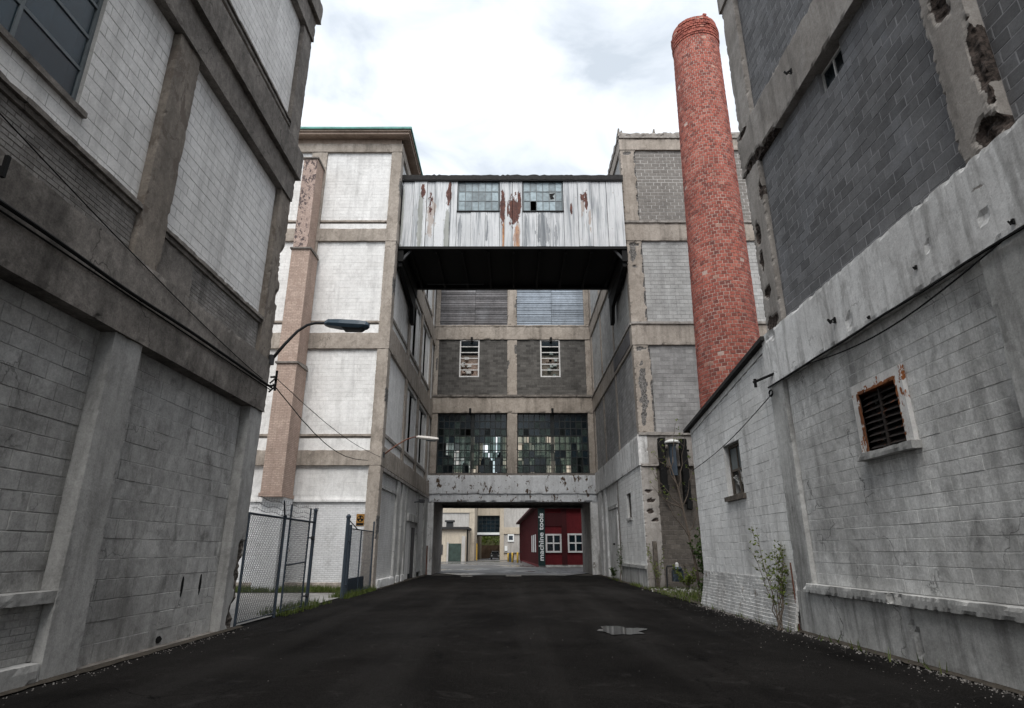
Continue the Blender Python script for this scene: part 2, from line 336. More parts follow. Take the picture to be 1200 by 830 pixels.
def bridge_metal():
    """white painted corrugated sheet, paint lost and rust run down in shapes of its own"""
    s = NT('rusting_white_sheet')
    c = s.mix(s.rng(s.noise(.7, 5, None, .6), .4, .7, 0, .45), (.66, .675, .69), (.42, .435, .45))
    c = s.mul(c, s.rng(s.rand(), 0, 1, .93, 1.05))
    st = s.rng(s.noise(1, 6, s.scaled((7, 1, .35), (2, 0, 5)), .62), .47, .66, 0, .85)
    c = s.mix(st, c, (.22, .24, .26))
    sp = s.n('ShaderNodeSeparateXYZ'); s.set(sp.inputs[0], s.geo.outputs['Position'])
    wob = s.math('SUBTRACT', s.noise(2.0, 6, s.scaled((2.2, 1, .8), (9, 9, 0)), .68), .5)
    wob2 = s.math('SUBTRACT', s.noise(5.0, 6, s.scaled((1.5, 1, .5), (4, 1, 0)), .7), .5)
    def blob(x, z, rx, rz, k=2.6):
        dx = s.math('DIVIDE', s.math('SUBTRACT', sp.outputs[0], x), rx)
        dz = s.math('DIVIDE', s.math('SUBTRACT', sp.outputs[2], z), rz)
        d = s.math('SQRT', s.math('ADD', s.math('MULTIPLY', dx, dx), s.math('MULTIPLY', dz, dz)))
        d = s.math('ADD', d, s.math('ADD', s.math('MULTIPLY', wob, k), s.math('MULTIPLY', wob2, k * .8)))
        return s.rng(d, .80, .86, 1, 0)
    def union(lst):
        acc = None
        for b in lst: acc = b if acc is None else s.math('MAXIMUM', acc, b)
        return acc
    algae = union([blob(-4.85, 18.3, .16, 2.6, 1.2), blob(-3.42, 17.4, .17, 1.7, 1.2), blob(-5.8, 18.5, .07, 2.2, .8)])
    c = s.mix(s.math('MULTIPLY', algae, .62), c, (.16, .17, .13))
    soot = union([blob(1.62, 17.6, .40, 1.25, 1.5), blob(-2.75, 17.4, .12, 1.4, 1.4), blob(.72, 17.5, .10, 1.3, 1.4), blob(-1.35, 17.7, .10, .9, 1.6), blob(2.3, 17.2, .10, .8, 1.8)])
    c = s.mix(s.math('MULTIPLY', soot, s.rng(s.noise(1, 5, s.scaled((9, 1, .5), (1, 0, 3)), .6), .35, .6, .15, .85)), c, (.13, .145, .16))
    spk = s.rng(s.noise(5, 8, s.scaled((1.6, 1, .7), (7, 2, 1)), .75), .64, .665, 0, .8)
    c = s.mix(spk, c, (.20, .12, .085))
    lt = union([blob(-4.3, 18.6, .24, .95, 3.2), blob(-4.35, 17.6, .14, .6, 3.0), blob(3.75, 19.0, .12, .8, 3.0), blob(4.1, 18.2, .08, .7, 3.0), blob(.30, 17.4, .16, 1.0, 1.6), blob(-.42, 17.4, .06, 1.1, 1.2)])
    orange = union([blob(.22, 17.15, .20, .95, 1.3), blob(-.46, 17.2, .07, 1.0, 1.0)])
    c = s.mix(s.math('MULTIPLY', lt, .5), c, (.26, .15, .08))
    c = s.mix(s.math('MULTIPLY', orange, s.rng(s.noise(1, 6, s.scaled((11, 1, .8), (5, 0, 1)), .7), .36, .58, .25, .95)), c, s.mix(s.rng(s.noise(4, 5), .4, .6, 0, 1), (.46, .20, .06), (.26, .10, .035)))
    rust = union([blob(-.50, 18.95, .16, 1.15, 1.8), blob(.14, 18.75, .34, 1.15, 2.1), blob(.38, 19.2, .13, 1.0, 1.8), blob(-.22, 18.8, .06, .55, 1.6), blob(-4.78, 19.95, .16, .55, 1.8), blob(-3.36, 19.75, .16, .95, 1.8),
                  blob(3.15, 18.8, .07, .5, 1.8), blob(3.95, 19.3, .10, .75, 2.0), blob(3.78, 19.45, .12, .35, 3.0), blob(-4.35, 19.1, .10, .6, 3.6)])
    c = s.mix(rust, c, s.mix(s.rng(s.noise(6, 5), .4, .65, 0, 1), (.055, .018, .014), (.13, .045, .03)))
    s.bsdf(c, .65, s.noise(12, 4), .006, .3, .35)
    return s.m
M['bridge_metal'] = bridge_metal()

# ------------------------------------------------------------------ geometry helpers
class Fr:
    """frame of a wall: a runs along it, d stands out of it, z goes up"""
    def __init__(s, kind, plane=0.0):
        s.k = kind; s.pl = plane; s.flip = kind in 'LFE' and kind != 'E'
    def p(s, a, d, z):
        k = s.k
        if k == 'L': return (s.pl + d, a, z)
        if k == 'R': return (s.pl - d, a, z)
        if k == 'F': return (a, s.pl - d, z)
        if k == 'B': return (a, s.pl + d, z)
        return (a, d, z)
    def lin(s, a, d, z):
        k = s.k
        if k == 'L': return (d, a, z)
        if k == 'R': return (-d, a, z)
        if k == 'F': return (a, -d, z)
        return (a, d, z)
W = Fr('W')

class MB:
    def __init__(s):
        s.v = []; s.f = []; s.mi = []; s.at = []; s.mats = []
    def mid(s, m):
        if m not in s.mats: s.mats.append(m)
        return s.mats.index(m)
    def add(s, vs, fs, flip=False, mi=0, at=None):
        b = len(s.v); s.v += [tuple(q) for q in vs]
        s.at += at if at else [0.0] * len(vs)
        for f in fs:
            f = [b + i for i in f]
            s.f.append(f[::-1] if flip else f); s.mi.append(mi)
    def box(s, fr, a0, a1, d0, d1, z0, z1, mi=0):
        vs = [fr.p(a, d, z) for z in (z0, z1) for d in (d0, d1) for a in (a0, a1)]
        s.add(vs, [(0, 2, 3, 1), (4, 5, 7, 6), (0, 1, 5, 4), (2, 6, 7, 3), (0, 4, 6, 2), (1, 3, 7, 5)], fr.flip, mi)
    def quad(s, pts, mi=0): s.add(pts, [tuple(range(len(pts)))], False, mi)
    def bar(s, p, q, w, h=None, n=4, w2=None, mi=0, cap=True):
        """tapered prism from p to q"""
        p, q = Vector(p), Vector(q); t = (q - p).normalized()
        up = Vector((0, 0, 1)) if abs(t.z) < .95 else Vector((0, 1, 0))
        x = t.cross(up).normalized(); y = x.cross(t)
        h = w if h is None else h; w2 = w if w2 is None else w2
        vs = []
        for c, sc_ in ((p, 1.0), (q, w2 / w)):
            for i in range(n):
                an = 2 * math.pi * (i + .5) / n
                k = 1 / math.cos(math.pi / n) if n == 4 else 1
                vs.append(c + x * (math.cos(an) * w * .5 * k * sc_) + y * (math.sin(an) * h * .5 * k * sc_))
        fs = [(i, (i + 1) % n, n + (i + 1) % n, n + i) for i in range(n)]
        if cap: fs += [tuple(range(n))[::-1], tuple(range(n, 2 * n))]
        s.add(vs, fs, True, mi)
    def tube(s, pts, r, n=8, r2=None, mi=0):
        pts = [Vector(p) for p in pts]; m = len(pts); vs = []; px = None
        for i, p in enumerate(pts):
            t = (pts[min(i + 1, m - 1)] - pts[max(i - 1, 0)]).normalized()
            if px is None:
                up = Vector((0, 0, 1)) if abs(t.z) < .9 else Vector((1, 0, 0)); px = t.cross(up).normalized()
            px = (px - t * px.dot(t)).normalized(); py = t.cross(px)
            rr = r if r2 is None else r + (r2 - r) * i / (m - 1)
            for k in range(n):
                an = 2 * math.pi * k / n; vs.append(p + px * (math.cos(an) * rr) + py * (math.sin(an) * rr))
        fs = [(i * n + k, i * n + (k + 1) % n, (i + 1) * n + (k + 1) % n, (i + 1) * n + k) for i in range(m - 1) for k in range(n)]
        fs += [tuple(range(n))[::-1], tuple((m - 1) * n + k for k in range(n))]
        s.add(vs, fs, False, mi)
    def lathe(s, prof, c, n=24, mi=0):
        vs = []; m = len(prof)
        for r, z in prof:
            for k in range(n):
                an = 2 * math.pi * k / n; vs.append((c[0] + math.cos(an) * r, c[1] + math.sin(an) * r, c[2] + z))
        fs = [(i * n + k, i * n + (k + 1) % n, (i + 1) * n + (k + 1) % n, (i + 1) * n + k) for i in range(m - 1) for k in range(n)]
        fs += [tuple(range(n))[::-1], tuple((m - 1) * n + k for k in range(n))]
        s.add(vs, fs, False, mi)
    def rbox(s, fr, a0, a1, d0, d1, z0, z1, cell=.13, chip=.03, freq=2.3, wav=.004, spalls=(), mi=0):
        """box of concrete: gridded faces, chipped arrises, spalled hollows; the wall side (d0) is left open"""
        lo = (a0, d0, z0); hi = (a1, d1, z1); cache = {}
        nn = [max(1, int(round((hi[i] - lo[i]) / cell))) for i in range(3)]
        nn = [min(x, 220) for x in nn]
        def vert(i, j, k):
            key = (i, j, k)
            if key in cache: return cache[key]
            q = [lo[x] + (hi[x] - lo[x]) * t / nn[x] for x, t in enumerate((i, j, k))]
            ex = [(-1 if t == 0 else 1 if t == nn[x] else 0) for x, t in enumerate((i, j, k))]
            wp = Vector(fr.p(*q)); ne = sum(1 for e in ex if e)
            if ne >= 2:
                nv = noise.noise(wp * freq) * .35 + noise.noise(wp * freq * 3.1) * .35 + noise.noise(wp * freq * 7.7) * .3
                c = max(0, nv + .05) * chip * 2.2
                for x in range(3):
                    if ex[x] and not (x == 1 and ex[1] == -1): q[x] -= ex[x] * c * (1 if x != 2 else .8)
            if ex[1] == 1: q[1] += noise.noise(wp * 1.1) * wav * 2
            at = 0.0
            for (sa, sz, ra, rz, dep) in spalls:
                r = math.hypot((q[0] - sa) / ra, (q[2] - sz) / rz) + .55 * noise.noise(wp * 3.3) + .3 * noise.noise(wp * 8)
                if r < 1:
                    at = max(at, min(1, (1 - r) * 4)); q[1] -= min(1, (1 - r) * 2.5) * dep * (.7 + .5 * noise.noise(wp * 9)) if ex[1] != -1 else 0
            s.v.append(fr.p(*q)); s.at.append(at); cache[key] = len(s.v) - 1
            return cache[key]
        def face(ax, side):
            if ax == 1 and side == 0: return
            u, w = [x for x in range(3) if x != ax]
            for i in range(nn[u]):
                for j in range(nn[w]):
                    idx = []
                    for di, dj in ((0, 0), (1, 0), (1, 1), (0, 1)):
                        t = [0, 0, 0]; t[ax] = nn[ax] if side else 0; t[u] = i + di; t[w] = j + dj
                        idx.append(vert(*t))
                    fl = (side == 0) ^ (ax == 1) ^ fr.flip
                    s.f.append(idx[::-1] if fl else idx); s.mi.append(mi)
        for ax in range(3):
            for side in (0, 1): face(ax, side)
    def mesh(s, name, mat=None, smooth=False):
        me = bpy.data.meshes.new(name); me.from_pydata(s.v, [], s.f)
        for m in (s.mats or ([mat] if mat else [])): me.materials.append(m)
        if s.mats and len(s.mats) > 1: me.polygons.foreach_set('material_index', s.mi)
        if any(s.at):
            a = me.attributes.new('spall', 'FLOAT', 'POINT'); a.data.foreach_set('value', s.at)
        if smooth: me.polygons.foreach_set('use_smooth', [True] * len(me.polygons))
        me.update(); return me
    def build(s, name, mat=None, parent=None, smooth=False):
        o = bpy.data.objects.new(name, s.mesh(name, mat, smooth)); C.objects.link(o)
        attach(o, parent); return o

def attach(o, parent):
    if parent is not None:
        o.parent = parent
        if parent.type == 'EMPTY': o.matrix_parent_inverse = Matrix.Translation(-parent.location)

def thing(name, label, cat, loc, group=None):
    o = bpy.data.objects.new(name, None); C.objects.link(o); o.location = loc; o.empty_display_size = .3
    o['label'] = label; o['category'] = cat
    if group: o['group'] = group
    return o
def tag(o, label, cat, group=None):
    o['label'] = label; o['category'] = cat
    if group: o['group'] = group
    return o
def kind(o, k): o['kind'] = k; return o
def one(name, mat, parent, fr, *b, **k):
    m = MB(); m.box(fr, *b); return m.build(name, mat, parent)
def rough(name, mat, parent, fr, *b, **k):
    m = MB(); m.rbox(fr, *b, **k); return m.build(name, mat, parent)

ct, st_ = math.cos(TILT), math.sin(TILT)
def project(p):
    x, y, z = p[0], p[1], p[2] - CAMH
    fw = y * ct + z * st_; up = -y * st_ + z * ct
    if fw < .2: return None
    return 600 + F * x / fw, 415 - F * up / fw

def rect_minus(a0, a1, z0, z1, holes):
    xs = sorted({a0, a1, *[min(max(h[i], a0), a1) for h in holes for i in (0, 1)]})
    zs = sorted({z0, z1, *[min(max(h[i], z0), z1) for h in holes for i in (2, 3)]})
    out = []
    for i in range(len(xs) - 1):
        for j in range(len(zs) - 1):
            ca, cz = (xs[i] + xs[i + 1]) / 2, (zs[j] + zs[j + 1]) / 2
            if any(h[0] < ca < h[1] and h[2] < cz < h[3] for h in holes): continue
            if xs[i + 1] - xs[i] > 1e-4 and zs[j + 1] - zs[j] > 1e-4: out.append((xs[i], xs[i + 1], zs[j], zs[j + 1]))
    return out

BLOCKS = {}          # thing -> list of pieces waiting to be made
def block_panel(T, fr, a0, a1, z0, z1, bw, bh, bmat, mmat, d=-.15, gap=.012, rec=.008, holes=(), piece='block', thick=.12, top=None, name='wall_panel', jit=.003, bulge=None):
    """running-bond panel: a recessed joint slab (the part) that carries its blocks; holes are snapped to courses"""
    n = max(1, round((z1 - z0) / bh)); bh = (z1 - z0) / n
    hs = []
    for h in holes:
        hs.append((h[0], h[1], z0 + round((h[2] - z0) / bh) * bh, z0 + round((h[3] - z0) / bh) * bh))
    m = MB()
    for (x0, x1, y0, y1) in rect_minus(a0, a1, z0, z1, hs): m.box(fr, x0, x1, d - rec - thick, d - rec, y0, y1)
    if top: # sloping top edge: clip the slab
        m = MB(); N = 12
        for i in range(N):
            x0 = a0 + (a1 - a0) * i / N; x1 = a0 + (a1 - a0) * (i + 1) / N
            for (u0, u1, y0, y1) in rect_minus(x0, x1, z0, min(z1, min(top(x0), top(x1))), hs): m.box(fr, u0, u1, d - rec - thick, d - rec, y0, y1)
    P = m.build(name, mmat, T)
    lst = BLOCKS.setdefault(T.name, (T, []))[1]
    r = random.Random(int(a0 * 31 + z0 * 17 + d * 100))
    for j in range(n):
        y0 = z0 + j * bh; y1 = y0 + bh
        off = (bw / 2 if j % 2 else 0) + r.uniform(-.015, .015); gv = gap * r.choice((.35, .6, .9, 1.1, 1.6))
        cuts = [a0]; x = math.floor(a0 / bw) * bw + off
        while x < a1:
            if x > a0 + .06 and x < a1 - .06: cuts.append(x)
            x += bw
        cuts.append(a1)
        for h in hs:
            if h[2] < y0 + bh * .5 < h[3]: cuts += [h[0], h[1]]
        cuts = sorted(set(cuts))
        for x0, x1 in zip(cuts[:-1], cuts[1:]):
            if x1 - x0 < .03: continue
            cx = (x0 + x1) / 2
            if any(h[0] < cx < h[1] and h[2] < y0 + bh * .5 < h[3] for h in hs): continue
            yt = y1
            if top:
                tt = min(top(x0), top(x1))
                if y0 + .05 > tt: continue
                yt = min(y1, tt)
            dd = d + r.uniform(-jit, jit)
            if bulge: dd += bulge(cx, y0)
            gh = gap * r.choice((.3, .5, .9, 1.1, 1.5)); lst.append((P, fr, x0 + gh / 2, x1 - gh / 2, y0 + gv / 2, yt - gap * .45, dd, bmat, piece))
    return P, hs

def piece_geo(fr, w, h, ch=.005, dep=.06):
    a, z = w / 2, h / 2
    vs = [fr.lin(x, 0, y) for x, y in ((-a + ch, -z + ch), (a - ch, -z + ch), (a - ch, z - ch), (-a + ch, z - ch))]
    vs += [fr.lin(x, -ch, y) for x, y in ((-a, -z), (a, -z), (a, z), (-a, z))]
    vs += [fr.lin(x, -dep, y) for x, y in ((-a, -z), (a, -z), (a, z), (-a, z))]
    fs = [(3, 2, 1, 0)] + [(i, (i + 1) % 4, 4 + (i + 1) % 4, 4 + i) for i in range(4)] + [(4 + i, 4 + (i + 1) % 4, 8 + (i + 1) % 4, 8 + i) for i in range(4)]
    return vs, ([f[::-1] for f in fs] if fr.flip else fs)
MESHES = {}
def make_blocks():
    for T, lst in BLOCKS.values():
        sized = {}
        for i, (P, fr, a0, a1, z0, z1, d, mat, pc) in enumerate(lst):
            pr = [project(fr.p(a, d, z)) for a in (a0, a1) for z in (z0, z1)]
            if any(q is None for q in pr): continue
            xs = [q[0] for q in pr]; ys = [q[1] for q in pr]
            if max(xs) < 0 or min(xs) > 1200 or max(ys) < 0 or min(ys) > 830: continue
            w = max(math.hypot(pr[0][0] - pr[2][0], pr[0][1] - pr[2][1]), 0); h = math.hypot(pr[0][0] - pr[1][0], pr[0][1] - pr[1][1])
            if max(w, h) >= 9: sized.setdefault(pc, []).append((w * h, i))
        chosen = set()
        for pc, q in sized.items():
            q.sort(reverse=True); chosen |= {i for _, i in q[:295]}
        rest = MB()
        for i, (P, fr, a0, a1, z0, z1, d, mat, pc) in enumerate(lst):
            w, h = round(a1 - a0, 3), round(z1 - z0, 3)
            ctr = fr.p((a0 + a1) / 2, d, (z0 + z1) / 2)
            if i in chosen:
                key = (fr.k, w, h, mat.name)
                if key not in MESHES:
                    m = MB(); m.add(*piece_geo(fr, w, h)); MESHES[key] = m.mesh(pc, mat)
                o = bpy.data.objects.new(pc, MESHES[key]); C.objects.link(o); o.location = ctr; o.parent = P
            else:
                vs, fs = piece_geo(fr, w, h)
                rest.add([(v[0] + ctr[0], v[1] + ctr[1], v[2] + ctr[2]) for v in vs], fs, False, rest.mid(mat))
        if rest.v: kind(rest.build('far_blocks', None, T), 'stuff')

def sash(T, fr, a0, a1, z0, z1, cols, rows, fmat, d=-.2, bar=.04, depth=.06, frame=.06, panes=None, dpane=None, name='window', missing=(), mull=()):
    """steel or wooden window: frame with glazing bars (part), each pane a sub-part"""
    m = MB()
    m.box(fr, a0, a0 + frame, d - depth, d, z0, z1); m.box(fr, a1 - frame, a1, d - depth, d, z0, z1)
    m.box(fr, a0 + frame, a1 - frame, d - depth, d, z0, z0 + frame); m.box(fr, a0 + frame, a1 - frame, d - depth, d, z1 - frame, z1)
    ia0, ia1, iz0, iz1 = a0 + frame, a1 - frame, z0 + frame, z1 - frame
    ca = [ia0 + (ia1 - ia0) * i / cols for i in range(cols + 1)]; cz = [iz0 + (iz1 - iz0) * i / rows for i in range(rows + 1)]
    for i, x in enumerate(ca[1:-1]):
        w = bar * (2.2 if i + 1 in mull else 1)
        m.box(fr, x - w / 2, x + w / 2, d - depth + .005, d - .005, iz0, iz1)
    for z in cz[1:-1]: m.box(fr, ia0, ia1, d - depth + .009, d - .009, z - bar / 2, z + bar / 2)
    Wn = m.build(name, fmat, T)
    for i in range(cols):
        for j in range(rows):
            if (i, j) in missing: continue
            mat = panes(i, j)
            if mat is None: continue
            p = MB(); t = rng.uniform(-.006, .006)
            p.box(fr, ca[i] + bar * .3, ca[i + 1] - bar * .3, d - depth * .5 - .004 + t, d - depth * .5 + .004 + t, cz[j] + bar * .3, cz[j + 1] - bar * .3)
            p.build('pane', mat, Wn)
    return Wn

# ================================================================== the setting: ground, road, courtyard
def sheet(name, mat, x0, x1, y0, y1, z, nx=1, ny=1, bumpz=0):
    m = MB(); vs = []
    for j in range(ny + 1):
        for i in range(nx + 1):
            x = x0 + (x1 - x0) * i / nx; y = y0 + (y1 - y0) * j / ny
            vs.append((x, y, z + (noise.noise(Vector((x * .35, y * .35, 3))) * bumpz if 0 < i < nx and 0 < j < ny else 0)))
    m.add(vs, [(j * (nx + 1) + i, j * (nx + 1) + i + 1, (j + 1) * (nx + 1) + i + 1, (j + 1) * (nx + 1) + i) for j in range(ny) for i in range(nx)])
    return kind(m.build(name, mat, None, True), 'structure')
sheet('ground', M['dirt'], -700, 700, -400, 1200, -.03)
sheet('road', M['asphalt'], -6.3, 6.6, -45, 42.6, -.004, 24, 160, .018)
def court():
    m = MB(); n = 26; vs = []
    for i in range(n + 1):
        x = -45 + 90 * i / n
        vs.append((x, 42.2 + 1.1 * noise.noise(Vector((x * .5, 0, 0))) if -6.5 < x < 6.7 else 49.0, .022)); vs.append((x, 160, .022))
    m.add(vs, [(2 * i, 2 * i + 2, 2 * i + 3, 2 * i + 1) for i in range(n)])
    kind(m.build('courtyard', M['old_asphalt']), 'structure')
court()
sheet('yard_slab', M['concrete_pad'], -30, -6.08, 14.0, 25.0, .02, 20, 10, .008)

XL, XR = -5.9, 6.0
FL, FRr = Fr('L', XL), Fr('R', XR)

# ================================================================== near left factory building
T1 = thing('factory_building', 'grey concrete framed factory with painted block panels, nearest on the left', 'building', (-5.9, 8, 0))
TOP1 = 18.2
one('core_wall', M['dark_room'], T1, W, -16, -7.0, -13.9, 13.6, 0, TOP1 - .3)
one('roof', M['roof_tar'], T1, W, -16.1, -6.12, -14, 13.8, TOP1 - .28, TOP1 + .05)
# end wall towards the fenced yard
one('end_wall', M['conc_dark'], T1, W, -16, -6.56, 13.62, 13.8, 0, TOP1 - .3)
cols1 = [(13.25, 13.9), (8.38, 9.06), (3.52, 4.2), (-1.33, -.65), (-6.2, -5.5), (-11.05, -10.35), (-14.0, -13.4)]
for i, (a, b) in enumerate(cols1):
    sp = [(13.85, 8.6, .16, .55, .14), (13.85, 7.7, .12, .3, .12), (13.8, 1.0, .2, .7, .10), (13.75, .3, .3, .3, .12)] if i == 0 else []
    c = .1 if i < 3 else .6
    dd = -.05
    rough('column', M['paint_grey'], T1, FL, a, b, -.65, dd, 0, 4.72, cell=c * .7, chip=.011, freq=4, wav=.002, spalls=sp)
    rough('column', M['conc_flaky'], T1, FL, a, b, -.65, dd, 6.0, 10.48, cell=c * .7, chip=.022, freq=3, spalls=sp)
    rough('column', M['conc_dark'], T1, FL, a, b, -.65, dd, 12.0, 15.95, cell=c, chip=.022, freq=3)
    rough('column', M['conc_dark'], T1, FL, a, b, -.65, dd, 17.4, TOP1 - .3, cell=c * 1.5, chip=.05)
def seg(name, mat, T, fr, y0, y1, *r, cuts=(), **k):
    rough(name, mat, T, fr, y0, y1, *r, **k)
for (z0, z1, d1) in ((4.72, 6.0, 0), (10.48, 11.2, 0), (11.2, 12.0, .12), (15.95, 16.7, 0), (16.7, 17.4, .12)):
    rough('beam', M['conc_dark'], T1, FL, 2.0, 13.9 if d1 == 0 else 13.98, -.7, d1, z0, z1, cell=.09, chip=.022, freq=2.6)
    one('beam', M['conc_dark'], T1, FL, -14.0, 2.0, -.7, d1, z0, z1)
one('parapet', M['conc_dark'], T1, FL, -14, 13.95, -.4, .05, TOP1 - .3, TOP1 + .5)
bays1 = [(9.06, 13.25), (4.2, 8.38)]
for bi, (a, b) in enumerate(bays1):
    if bi == 0:
        block_panel(T1, FL, a, b, 0.0, 4.72, .46, .29, M['block_left_low'], M['mortar_left'], d=-.26, gap=.009, rec=.005, jit=.005)
    else:
        block_panel(T1, FL, a, b, 1.10, 4.72, .46, .235, M['block_left_low'], M['mortar_left'], d=-.28, gap=.012, rec=.008, jit=.005)
        rough('ledge', M['paint_grey'], T1, FL, a, b, -.4, -.06, .95, 1.10, cell=.1, chip=.02)
        block_panel(T1, FL, a, b, .26, .95, .24, .085, M['block_left_low'], M['mortar_left'], d=-.2, gap=.012, rec=.008, piece='brick')
        rough('ledge', M['paint_grey'], T1, FL, a, b, -.4, -.02, 0, .26, cell=.1, chip=.03)
    # storey two: brick spandrel, sill, block infill
    block_panel(T1, FL, a, b, 6.0, 6.74, .22, .075, M['brick_left'], M['conc_dark'], d=-.14, gap=.010, rec=.006, piece='brick')
    if bi == 0: rough('render_patch', M['conc_dark'], T1, FL, a, a + 1.15, -.3, -.125, 6.0, 6.74, cell=.1, chip=.03)
    rough('sill', M['conc_dark'], T1, FL, a, b, -.4, -.09, 6.74, 6.82, cell=.1, chip=.02)
    rough('sill', M['conc_dark'], T1, FL, a, b, -.4, -.04, 6.82, 6.90, cell=.1, chip=.02)
    h = [(4.62, 6.84, 7.5, 9.9)] if bi else []
    P, hs = block_panel(T1, FL, a, b, 6.9, 10.48, .41, .2, M['block_left_up'], M['mortar_left'], d=-.19, gap=.006, rec=.003, holes=h)
    if hs:
        q = hs[0]
        one('window_reveal', M['mortar_left'], T1, FL, q[1] - .001, q[1] + .2, -.5, -.205, q[2] - .1, q[3]); one('window_reveal', M['mortar_left'], T1, FL, q[0] - .2, q[0] + .001, -.5, -.205, q[2] - .1, q[3])
        rough('window_sill', M['conc_dark'], T1, FL, q[0] - .1, q[1] + .12, -.5, -.13, q[2] - .09, q[2] - .002, cell=.12, chip=.01)
        sash(T1, FL, q[0], q[1], q[2], q[3], 2, 4, M['sash_grey'], d=-.25, bar=.05, frame=.05, panes=lambda i, j: M['glass_teal_sky'])
        # curtain behind the glass
        m = MB(); vs = []
        for i in range(25):
            for j in range(9):
                vs.append(FL.p(5.2 + i * .055 + j * .02, -.62 + .04 * math.sin(i * 1.3) - .02 * j, q[2] + .1 + j * .27))
        m.add(vs, [(i * 9 + j, (i + 1) * 9 + j, (i + 1) * 9 + j + 1, i * 9 + j + 1) for i in range(24) for j in range(8)])
        m.build('curtain', M['board_white'], T1, True)
    one('white_strip', M['block_left_up'], T1, FL, a, b, -.4, -.12, 12.0, 12.42)
    rough('sill', M['conc_dark'], T1, FL, a, b, -.4, -.06, 12.42, 12.5, cell=.12, chip=.015)
    rough('sill', M['conc_dark'], T1, FL, a, b, -.4, -.03, 12.54, 12.6, cell=.12, chip=.015)
    one('sill_gap', M['black_steel'], T1, FL, a, b, -.4, -.14, 12.5, 12.54)
    block_panel(T1, FL, a, b, 12.6, 15.95, .41, .2, M['block_left_up'], M['mortar_left'], d=-.17, gap=.006, rec=.003)
    block_panel(T1, FL, a, b, 17.4, TOP1 - .3, .41, .2, M['block_left_up'], M['mortar_left'], d=-.17, gap=.006, rec=.003)
for (a0, a1), (b0, b1) in zip(cols1[3:], cols1[2:-1]):
    for z0, z1 in ((0, 4.72), (6, 10.48), (12, 15.95), (17.4, TOP1 - .3)):
        one('wall_panel', M['block_left_up'], T1, FL, a1, b0, -.4, -.18, z0, z1)
# added wing, unseen behind the viewpoint, put there to shade the near walls
one('shade_wing', M['conc_dark'], T1, W, -15.9, -5.97, -13.95, 2.5, TOP1 + .5, 25.5)
# slots and a hole in the lower blocks
for (a, z, w, h) in ((11.9, .96, .06, .30), (12.57, .98, .06, .30), (11.4, .12, .14, .10)):
    m = MB(); q = []
    for k in range(9):
        an = 2 * math.pi * k / 9; rr = 1 + .3 * noise.noise(Vector((a, k * 1.7, z)))
        q.append(FL.p(a + math.cos(an) * w * rr / 1.6, -.252, z + math.sin(an) * h * rr / 1.6))
    m.add(q + [(x - .05, y, zz) for x, y, zz in q], [tuple(range(9))] + [(i, (i + 1) % 9, 9 + (i + 1) % 9, 9 + i) for i in range(9)])
    m.build('slot', M['black_steel'], T1)
m = MB(); m.rbox(FL, 9.2, 13.9, -.3, -.02, -.02, .03, cell=.08, chip=.03); m.build('footing', M['conc_dark'], T1)
# conduit and wires fixed along the beam
m = MB(); m.tube([FL.p(a, .05 + .008 * math.sin(a * 2.1), 5.37 + .012 * math.sin(a * 1.3)) for a in [2 + i * .4 for i in range(31)]], .028, 6)
m.tube([FL.p(a, .03, 5.30) for a in (2, 8, 14.0)], .014, 5)
m.tube([FL.p(a, .02, 5.42 + .9 * max(0, (13.9 - a) / 8) ** 1.4) for a in [5 + i * .5 for i in range(18)]], .009, 5)
cd = m.build('conduit', M['black_steel'], T1)
for a, z in ((5.75, 5.72), (13.98, 5.40), (13.98, 5.62)):
    m = MB(); m.bar(FL.p(a, 0, z), FL.p(a, .16, z), .04); m.bar(FL.p(a, .14, z - .12), FL.p(a, .14, z + .16), .045); m.bar(FL.p(a, .0, z - .16), FL.p(a, .14, z - .02), .03)
    m.build('wire_bracket', M['black_steel'], T1)

# ================================================================== near right factory building
T2 = thing('factory_building', 'dark grey block factory above a white plaster band, nearest on the right', 'building', (6.0, 6, 0))
TOP2 = 18.0
one('core_wall', M['dark_room'], T2, W, 7.0, 16, -13.9, 12.9, 0, TOP2 - .3)
one('roof', M['roof_tar'], T2, W, 6.12, 16.1, -14, 13.1, TOP2 - .28, TOP2 + .05)
one('end_wall', M['block_grey'], T2, W, 6.66, 16, 12.92, 13.1, 0, TOP2 - .3)
spR = [(6.38, 8.9, .2, .42, .12), (6.5, 9.5, .16, .3, .10), (6.08, 7.6, .10, .7, .08), (6.2, 6.6, .26, .2, .12), (6.35, 10.3, .24, .45, .12)]
rough('column', M['conc_grey'], T2, FRr, 6.03, 6.70, -.5, 0.03, 6.42, 10.75, cell=.05, chip=.045, freq=3, spalls=spR)
rough('column', M['conc_grey'], T2, FRr, 12.42, 13.2, -.6, -.04, 6.30, 10.75, cell=.06, chip=.04, freq=3, spalls=[(12.95, 8.9, .14, .35, .12), (12.95, 8.2, .12, .3, .1), (12.9, 7.4, .15, .2, .1), (12.5, 9.9, .1, .3, .08), (12.9, 6.6, .3, .3, .1)])
rough('column', M['conc_grey'], T2, FRr, 12.42, 13.2, -.6, -.04, 12.0, TOP2 - .3, cell=.08, chip=.035, freq=3)
rough('column', M['conc_grey'], T2, FRr, 6.03, 6.70, -.5, -.02, 12.0, TOP2 - .3, cell=.2, chip=.06)
rough('beam', M['conc_grey'], T2, FRr, 1.5, 13.25, -.6, .02, 10.75, 12.0, cell=.07, chip=.045, freq=2.6, spalls=[(12.6, 10.8, .7, .16, .12), (11.6, 10.78, .5, .1, .1), (12.9, 11.9, .3, .12, .08)])
one('beam', M['conc_grey'], T2, FRr, -14, 1.5, -.6, .02, 10.75, 12.0)
